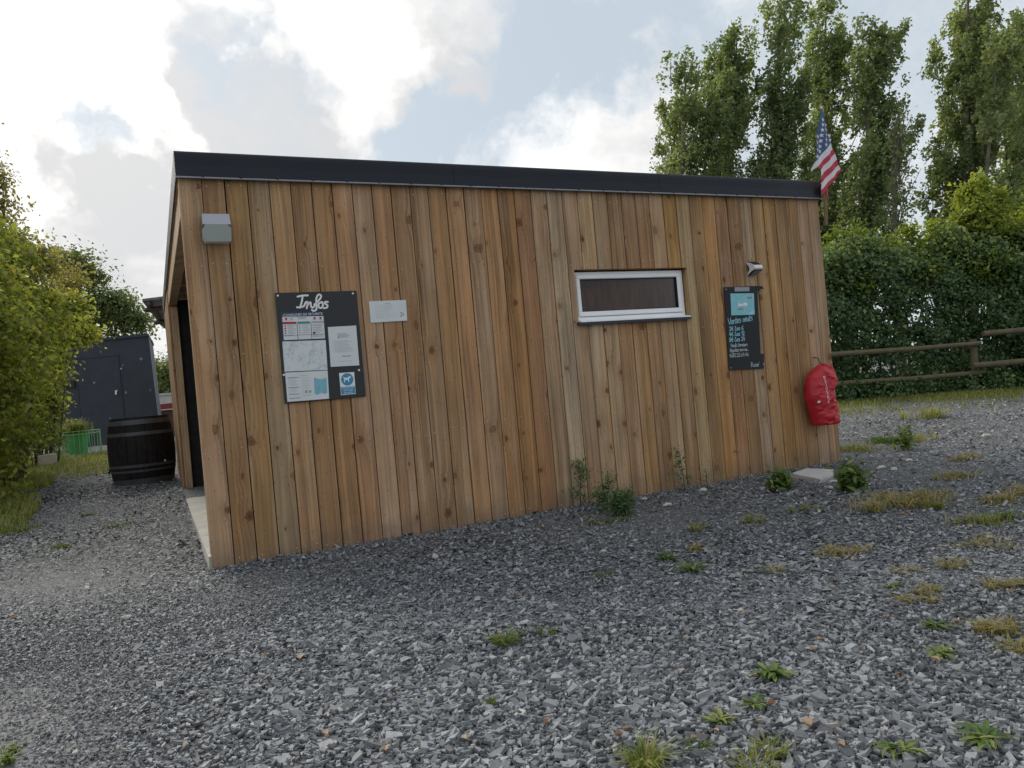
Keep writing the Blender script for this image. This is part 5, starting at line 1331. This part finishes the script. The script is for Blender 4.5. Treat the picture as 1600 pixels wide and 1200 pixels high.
def tuft(px, py, n_, rad, h, label, seed, dry=False, cat='grass tuft', name='grass_tuft', rlo=0.0, rhi=1.0, flat=1.0, w=0.0028):
    q = gp(px, py); q[2] = float(gz(q[0], q[1]))+0.002
    o = link(name, tuft_mesh(name, None, n_, rad, h*0.22, h*(0.75 if dry else 0.9), w, M_dry if dry else M_grass, seed, 1.9 if dry else 1.3, rlo, rhi, flat), None, q)
    tag(o, label, cat, 'tufts growing in the gravel')
    return o
def rosette(px, py, n_, L, label, seed, mat=None, cat='weed', up=0.35, w=0.26, rlo=0.0, rhi=0.9, name='rosette_weed', lobed=True):
    """flat rosette of toothed leaves, each bent along its length"""
    q = gp(px, py); q[2] = float(gz(q[0], q[1]))+0.014
    L = L*0.82; up = up+0.25; n_ = int(n_*2.0); w = w*0.8
    rr2 = np.random.default_rng(seed); V = []; T = []
    for i in range(n_):
        a = 2*math.pi*i/n_+rr2.normal(0, 0.8); ln = L*rr2.uniform(0.35, 1.2); ww = ln*w*rr2.uniform(0.75, 1.2); rise = up*rr2.uniform(0.3, 1.4)
        d = np.array([math.cos(a), math.sin(a), 0]); s = np.array([-math.sin(a), math.cos(a), 0]); tint_ = rr2.uniform(rlo, rhi); bend = rr2.normal(0, 0.25); off = np.append(rr2.normal(0, L*0.14, 2), 0)
        segs = 7; prev = None
        for k in range(segs+1):
            t_ = k/segs
            wid = ww*(0.18+0.95*math.sin(math.pi*min(t_*0.92+0.06, 1)))*(0.62 if (lobed and k % 2 == 1) else 1.0)*(0.0 if k == segs else 1)
            c = d*ln*t_+s*ln*bend*t_*t_+off+np.array([0, 0, ln*rise*(t_-0.75*t_*t_)+0.002])
            e_ = (c-s*wid*0.5+[0, 0, wid*0.16], c, c+s*wid*0.5+[0, 0, wid*0.16])
            if prev is not None:
                V += [prev[0], prev[1], e_[1], e_[0], prev[1], prev[2], e_[2], e_[1]]; T += [tint_, min(tint_+0.08, 1)]
            prev = e_
    o = link(name, np_mesh(name, np.array(V), 4, mat or M_weed, T), None, q)
    tag(o, label, cat, 'weeds growing in the gravel')
    return o
def tall_weed(px, py, h, label, seed, branches=7, leaf=0.055, spread=0.5, dens=26, mat=None, name='tall_weed', stems=1):
    big = 1.25 if name == 'leafy_weed' else 0.62
    if big > 1: dens = dens//2; branches = max(4, branches//2)
    q = gp(px, py); q[1] = min(q[1], -0.05) if 0 < q[0] < 6.1 else q[1]
    q[2] = float(gz(q[0], q[1])); rr2 = np.random.default_rng(seed)
    e = empty(name, q); tag(e, label, 'weed', 'weeds growing in the gravel')
    mb = MB(); P = []
    for s_ in range(stems):
        lean = rr2.normal(0, 0.10, 2); off = rr2.normal(0, 0.03, 2) if stems > 1 else np.zeros(2)
        if 0 < q[0] < 6.1: lean[1] = -abs(lean[1])*0.6
        hh = h*(1 if s_ == 0 else rr2.uniform(0.5, 0.95))
        tp = q+np.array([lean[0]*hh+off[0], lean[1]*hh+off[1]*0.4, hh])
        b0 = q+np.array([off[0], off[1]*0.4, -0.02]); md = b0*0.5+tp*0.5+rr2.normal(0, 0.008, 3)
        mb.tube([b0, md, tp], [0.0045, 0.0035, 0.0015], 5)
        for i in range(branches):
            t_ = 0.10+0.85*i/branches+rr2.uniform(0, 0.08); p0 = b0*(1-t_)+tp*t_
            a = rr2.uniform(0, 2*math.pi); ln = spread*hh*(1.05-t_*0.75)*rr2.uniform(0.5, 1.1)
            d = np.array([math.cos(a), math.sin(a)*0.6, 0.0])
            if 0 < q[0] < 6.1 and p0[1]+d[1]*ln > -0.02: d[1] = -abs(d[1])
            p2 = p0+d*ln+np.array([0, 0, ln*0.55]); p1 = p0*0.5+p2*0.5+[0, 0, ln*0.06]
            mb.tube([p0, p1, p2], [0.0022, 0.0018, 0.001], 4)
            for u in np.linspace(0.35, 1.02, max(3, dens//5)):
                c = p0*(1-u)+p2*u+[0, 0, 0.1*ln*u*(1-u)]
                P.append(c+rr2.normal(0, 1, (5, 3))*leaf*np.array([0.55, 0.45, 0.45]))
        P.append(tp+rr2.normal(0, 1, (dens//2, 3))*leaf*0.7)
    P = np.concatenate(P); P = P[P[:, 2] > q[2]+0.004]
    if 0 < q[0] < 6.1: P[:, 1] = np.minimum(P[:, 1], -0.012)
    V = leaf_quads(P, np.repeat([[0, -0.3, 0.8]], len(P), 0), leaf*big, rr2, 0.36, 0.1)-q
    link('leaves', np_mesh('leaves', V, 4, mat or M_feather, rr2.uniform(0, 1, len(P))), e, q)
    mb.build('stem', M_stem, e)
    return e
tall_weed(892, 792, 0.40, 'upright feathery weed against the planks, farthest left of the wall weeds', 1, 8, 0.055, 0.42, 32)
tall_weed(948, 800, 0.30, 'feathery weed between the leftmost wall weed and the low bushy clump', 2, 7, 0.050, 0.45, 30, stems=2)
tall_weed(972, 806, 0.20, 'low bushy feathery clump standing out from the wall', 3, 9, 0.042, 0.75, 34, stems=6)
tall_weed(1070, 769, 0.37, 'thin dark stemmed weed against the planks below the window', 4, 7, 0.050, 0.45, 28)
tall_weed(1106, 764, 0.19, 'small thin sprig by the wall right of the dark stemmed weed', 5, 4, 0.028, 0.45, 16)
tall_weed(1222, 768, 0.17, 'leafy green clump at the wall below the chalkboard', 6, 10, 0.050, 0.85, 34, M_weed, 'leafy_weed', 6)
tall_weed(1332, 770, 0.20, 'dense bright green weed clump beyond the cabin corner slab', 7, 10, 0.055, 0.70, 40, M_weed, 'leafy_weed', 8)
rosette(1040, 876, 16, 0.105, 'upright green dandelion, the farther one of two side by side below the window', 11, up=0.9)
rosette(1080, 896, 18, 0.120, 'green dandelion with drooping leaves, the nearer one of two side by side', 12, up=0.55)
tuft(790, 1013, 130, 0.045, 0.085, 'bright green grass tuft with dry orange leaves round it in mid yard', 13, rhi=0.6)
rosette(1208, 1066, 24, 0.080, 'broad leafy green rosette in the gravel, lower centre right', 14, up=0.35, w=0.36, lobed=False)
rosette(1182, 1112, 16, 0.060, 'small green rosette just below the broad leafy rosette', 15, up=0.4, w=0.32, lobed=False)
rosette(1126, 1136, 18, 0.068, 'half browned green rosette left of the small rosette', 16, up=0.3, w=0.3, rlo=0.3, rhi=1.0)
rosette(1462, 981, 22, 0.075, 'dark green flat rosette at the right, above the reddish one', 17, up=0.3, w=0.3)
rosette(1470, 1027, 22, 0.078, 'flat rosette with reddish brown edges at the right', 18, up=0.2, w=0.3, rlo=0.4, rhi=1.0)
rosette(1540, 1158, 16, 0.088, 'long leaved dark rosette near the lower right corner', 19, up=0.35, w=0.26)
rosette(1405, 1176, 14, 0.085, 'ragged toothed rosette at the bottom edge right of centre', 20, up=0.3, w=0.22, rlo=0.3, rhi=1.0)
rosette(1395, 922, 12, 0.085, 'green rosette with an orange leaf beside two dry tufts at right', 21, up=0.3)
tuft(1008, 1200, 170, 0.045, 0.100, 'large spiky grass tuft at the bottom edge', 22, rlo=0.2, rhi=0.9)
tuft(1182, 1204, 90, 0.050, 0.06, 'low yellowish tuft cut by the bottom edge, right of the spiky one', 23, rlo=0.4, rhi=1.0)
tuft(1207, 1182, 90, 0.035, 0.06, 'small yellow green tuft above the low tuft at the bottom edge', 24, rlo=0.3, rhi=0.8)
tuft(1392, 790, 900, 0.26, 0.12, 'wide straw coloured grass patch right of the cabin corner', 25, True, flat=0.8, w=0.004)
tuft(1330, 862, 260, 0.12, 0.08, 'dry pinkish straw tuft in the middle right of the yard', 26, True, rlo=0.4)
tuft(1302, 868, 140, 0.10, 0.05, 'flattened brownish tuft left of the dry pinkish straw', 27, True)
tuft(1487, 890, 120, 0.05, 0.085, 'small yellow tuft with long thin blades at right', 28, True, rhi=0.6)
tuft(1440, 925, 180, 0.06, 0.06, 'upper of two dry tufts next to the rosette with an orange leaf', 29, True, rhi=0.7)
tuft(1428, 940, 200, 0.07, 0.05, 'lower of two dry tufts next to the rosette with an orange leaf', 30, True)
tuft(1565, 926, 240, 0.10, 0.06, 'long flat yellow tuft near the right edge', 31, True, rhi=0.8, flat=0.5)
tuft(1568, 985, 240, 0.065, 0.085, 'dry tuft with a green heart near the right edge', 32, True, rhi=0.8)
tuft(1590, 1017, 140, 0.05, 0.06, 'yellow tuft touching the right edge below the one with a green heart', 33, True, rhi=0.7)
tuft(1590, 776, 700, 0.26, 0.09, 'broad straw patch at the right edge of the yard', 34, True, flat=0.6, w=0.004)
tuft(1457, 796, 160, 0.085, 0.08, 'yellow green tuft right of the wide straw patch', 35, rlo=0.4, rhi=0.9)
tuft(1488, 745, 300, 0.17, 0.08, 'dry tuft in the far gravel at right', 36, True, w=0.004)
tuft(1510, 718, 260, 0.20, 0.07, 'straw patch in the far gravel above the dry tuft', 37, True, flat=0.6, w=0.004)
tuft(1345, 705, 380, 0.26, 0.11, 'straw and green patch beside the cabin corner', 38, rlo=0.4, w=0.004)
tuft(1390, 691, 900, 0.24, 0.10, 'bright green moss like cushion beyond the cabin corner', 39, rhi=0.25, flat=0.7, w=0.005, cat='moss', name='moss_cushion')
tall_weed(1418, 704, 0.22, 'small upright green weed right of the moss cushion', 40, 7, 0.055, 0.6, 26, M_weed, 'leafy_weed', 3)
tuft(1450, 655, 300, 0.20, 0.28, 'tall thin grass sprouting at the edge of the right verge', 41, rlo=0.4, w=0.004)
tuft(1437, 690, 120, 0.14, 0.20, 'thin brownish sprig in the far gravel', 42, rlo=0.6, w=0.004)
tuft(1165, 817, 110, 0.06, 0.085, 'small pale tuft between the dandelions and the wall clump', 43, rlo=0.4)
tuft(1262, 800, 120, 0.06, 0.075, 'small yellow green tuft below the cabin corner clump', 44, rlo=0.3)
tuft(950, 818, 260, 0.15, 0.05, 'low mossy grass strip below the feathery clump', 45, rhi=0.6, flat=0.4)
tuft(1090, 828, 120, 0.05, 0.07, 'tiny yellow tuft between wall and dandelions', 46, rlo=0.4)
tuft(1088, 857, 150, 0.07, 0.06, 'brownish dry tuft behind the nearer dandelion', 47, True)
tuft(1412, 897, 90, 0.05, 0.06, 'faint dry tuft above the rosette with an orange leaf', 48, True)
tuft(1210, 898, 50, 0.03, 0.09, 'thin upright dry tuft left of the middle right', 49, True)
tuft(855, 996, 60, 0.035, 0.045, 'dim small green sprig right of the bright tuft', 50, rhi=0.4)
tuft(768, 1101, 40, 0.015, 0.04, 'tiny dark green sprout in the lower centre', 51, rhi=0.2)
tuft(945, 904, 70, 0.05, 0.05, 'flat green sprig in the gravel below the feathery clump', 52, rhi=0.4)
tuft(1532, 820, 260, 0.13, 0.09, 'green yellow tuft in the gravel near the right edge', 53, rlo=0.2, w=0.0035)
tuft(1575, 812, 160, 0.09, 0.09, 'dark green tuft near the right edge beside the green yellow one', 54, rhi=0.5, w=0.0035)
tuft(1532, 850, 220, 0.14, 0.06, 'dry pale tuft below the green yellow one', 55, True)
tuft(12, 1188, 180, 0.055, 0.045, 'green mossy tuft in the lower left corner', 56, rhi=0.6)
tuft(86, 858, 240, 0.11, 0.06, 'green tuft at the left in the worn track', 57, rhi=0.6)
tuft(18, 830, 500, 0.24, 0.09, 'grassy patch at the left edge of the track', 58, rlo=0.1, rhi=0.8, w=0.004)
tuft(185, 824, 200, 0.13, 0.05, 'low mossy tuft in the track before the barrel', 59, rhi=0.6, w=0.004)
tuft(142, 805, 90, 0.09, 0.05, 'tiny tuft in the track left of the barrel', 60, rhi=0.6, w=0.004)
tuft(1090, 1173, 70, 0.03, 0.035, 'small green sprout by the bottom edge right of the spiky tuft', 61, rhi=0.4)

# pale paving piece at the cabin corner
pv = [gp(*p) for p in ((1236, 748), (1262, 740), (1303, 741), (1301, 750), (1281, 755))]
mb = MB(); zb = 0.036
top = [(p[0], p[1], zb+0.03*(p[1]+0.8)) for p in pv]; bot = [(p[0], p[1], -0.01) for p in pv]
mb.face(top[::-1] if False else top); k = len(top)
for i in range(k): mb.face([top[i], bot[i], bot[(i+1) % k], top[(i+1) % k]])
tag(mb.build('paving_piece', M_paving), 'broken pale paving slab lying at the cabin corner', 'paving slab')
# pale stones and fallen leaves lying about
M_stone = plain('pale_stone', (0.50, 0.47, 0.42), 0.85, 0.2, 30.0, 0, 0.2, 0.3, 60.0)
M_fallen = leaf_material('fallen_leaf', [(0.0, (0.22, 0.11, 0.06)), (0.5, (0.33, 0.19, 0.11)), (1.0, (0.40, 0.28, 0.18))], 0.2)
def stone(px, py, s, seed, label=None):
    rr2 = np.random.default_rng(seed); q = gp(px, py); q[2] = float(gz(q[0], q[1]))+0.004
    mb = MB(); n1 = 8; prof = [(0.55, -0.2), (1.0, 0.12), (0.85, 0.42), (0.35, 0.60)]
    jit = rr2.uniform(0.75, 1.2, n1)
    for r0, z0 in prof:
        for k in range(n1):
            a = 2*math.pi*k/n1; mb.v.append((q[0]+s*r0*jit[k]*math.cos(a), q[1]+0.65*s*r0*jit[k]*math.sin(a), q[2]+s*z0*rr2.uniform(0.8, 1.15)))
    for i in range(3):
        for k in range(n1): mb.f.append((i*n1+k, i*n1+(k+1) % n1, (i+1)*n1+(k+1) % n1, (i+1)*n1+k)); mb.m.append(0)
    mb.f.append(tuple(3*n1+k for k in range(n1))); mb.m.append(0)
    tag(mb.build('pale_stone', M_stone), label or 'small pale stone among the dark slate chips in the near yard', 'stone', 'pale stones in the gravel')
SL = {0: 'cream coloured stone right of the feathery clump by the wall', 1: 'flat cream stone touching the wall right of the dark stemmed weed', 2: 'small pale stone close to the wall just right of the feathery clump', 3: 'left one of two white stones right of the cabin corner',
      4: 'right one of two white stones right of the cabin corner', 5: 'pinkish pale stone farther right than the two white stones', 6: 'small pale stone above the two white stones', 7: 'pale stone far off in the right hand gravel', 8: 'pale stone between paving slab and dense weed clump', 9: 'pale stone at the near side of the paving slab',
      10: 'white stone alone in the gravel left of centre', 14: 'tan stone alone in the worn track at left', 15: 'tan stone near the foot of the leftmost planks'}
for i, (px, py, s) in enumerate(((1043, 791, 0.040), (1098, 768, 0.045), (1007, 781, 0.03), (1377, 731, 0.05), (1396, 733, 0.045), (1420, 721, 0.045), (1362, 715, 0.03), (1541, 682, 0.06), (1302, 755, 0.04), (1297, 765, 0.035),
                             (427, 1003, 0.020), (800, 1058, 0.016), (715, 1137, 0.016), (78, 1108, 0.014), (198, 971, 0.030), (325, 917, 0.022), (1158, 958, 0.018), (943, 862, 0.024), (1185, 997, 0.016), (840, 1043, 0.013), (960, 1058, 0.012), (655, 1032, 0.013), (1450, 905, 0.018), (1425, 907, 0.016), (1545, 843, 0.025))):
    stone(px, py, s, 100+i, SL.get(i))
def fallen(px, py, s, seed, label=None):
    rr2 = np.random.default_rng(seed); q = gp(px, py); q[2] = float(gz(q[0], q[1]))+0.020
    V = []; a0 = rr2.uniform(0, 6.28); N1 = 6
    for k in range(N1):
        t0, t1 = k/N1, (k+1)/N1
        def P(t, sd): 
            wv = 0.34*math.sin(math.pi*t)**0.8*sd
            x_, y_ = t-0.5, wv
            return [s*(x_*math.cos(a0)-y_*math.sin(a0)), s*(x_*math.sin(a0)+y_*math.cos(a0)), s*(0.28*abs(sd)*math.sin(math.pi*t)+0.25*(t-0.5)**2)]
        V += [P(t0, -1), P(t0, 0), P(t1, 0), P(t1, -1), P(t0, 0), P(t0, 1), P(t1, 1), P(t1, 0)]
    o = link('fallen_leaf', np_mesh('fallen_leaf', np.array(V), 4, M_fallen, np.repeat(rr2.uniform(0, 1), 2*N1)), None, q)
    tag(o, label or 'curled orange brown fallen leaf lying alone on the slate chips', 'leaf', 'fallen leaves on the gravel')
FLL = {0: 'largest dry orange leaf on the left side of the bright green tuft', 1: 'dry orange leaf in front of the bright green tuft', 2: 'dry orange leaf on the right side of the bright green tuft', 3: 'large orange leaf below the broad leafy rosette', 4: 'orange leaf right of the two dandelions',
       14: 'orange leaf at the right end of the dark flat rosette', 15: 'orange leaf below the reddish edged rosette', 16: 'orange leaf right of the small green rosette', 31: 'orange leaf at the front of the wide straw patch, left one of two', 32: 'orange leaf at the front of the wide straw patch, right one of two', 33: 'orange leaf below the mossy strip at the wall, left one of two', 34: 'orange leaf below the mossy strip at the wall, right one of two'}
for i, (px, py, s) in enumerate(((777, 1008, 0.05), (782, 1016, 0.04), (806, 1004, 0.035), (1262, 1141, 0.045), (1160, 909, 0.04), (1300, 924, 0.035), (1345, 932, 0.03), (1075, 1010, 0.028), (1160, 968, 0.03), (1270, 1025, 0.035), (1282, 1008, 0.03), (808, 936, 0.035), (1350, 1020, 0.026), (1385, 968, 0.03),
                             (1495, 977, 0.035), (1462, 1038, 0.035), (1208, 1112, 0.035), (968, 1155, 0.03), (978, 1146, 0.022), (603, 1178, 0.035), (508, 1152, 0.035), (413, 1032, 0.03), (467, 1035, 0.04), (725, 1160, 0.03), (602, 1100, 0.02), (425, 883, 0.05), (20, 971, 0.04), (855, 1134, 0.035), (1183, 1071, 0.022), (1315, 1173, 0.03), (1085, 1163, 0.025), (1410, 810, 0.05), (1420, 806, 0.05), (915, 815, 0.05), (925, 820, 0.05), (1022, 824, 0.04), (1404, 1062, 0.02), (1584, 935, 0.035), (1515, 830, 0.04), (1120, 1152, 0.02))):
    fallen(px, py, s, 300+i, FLL.get(i))
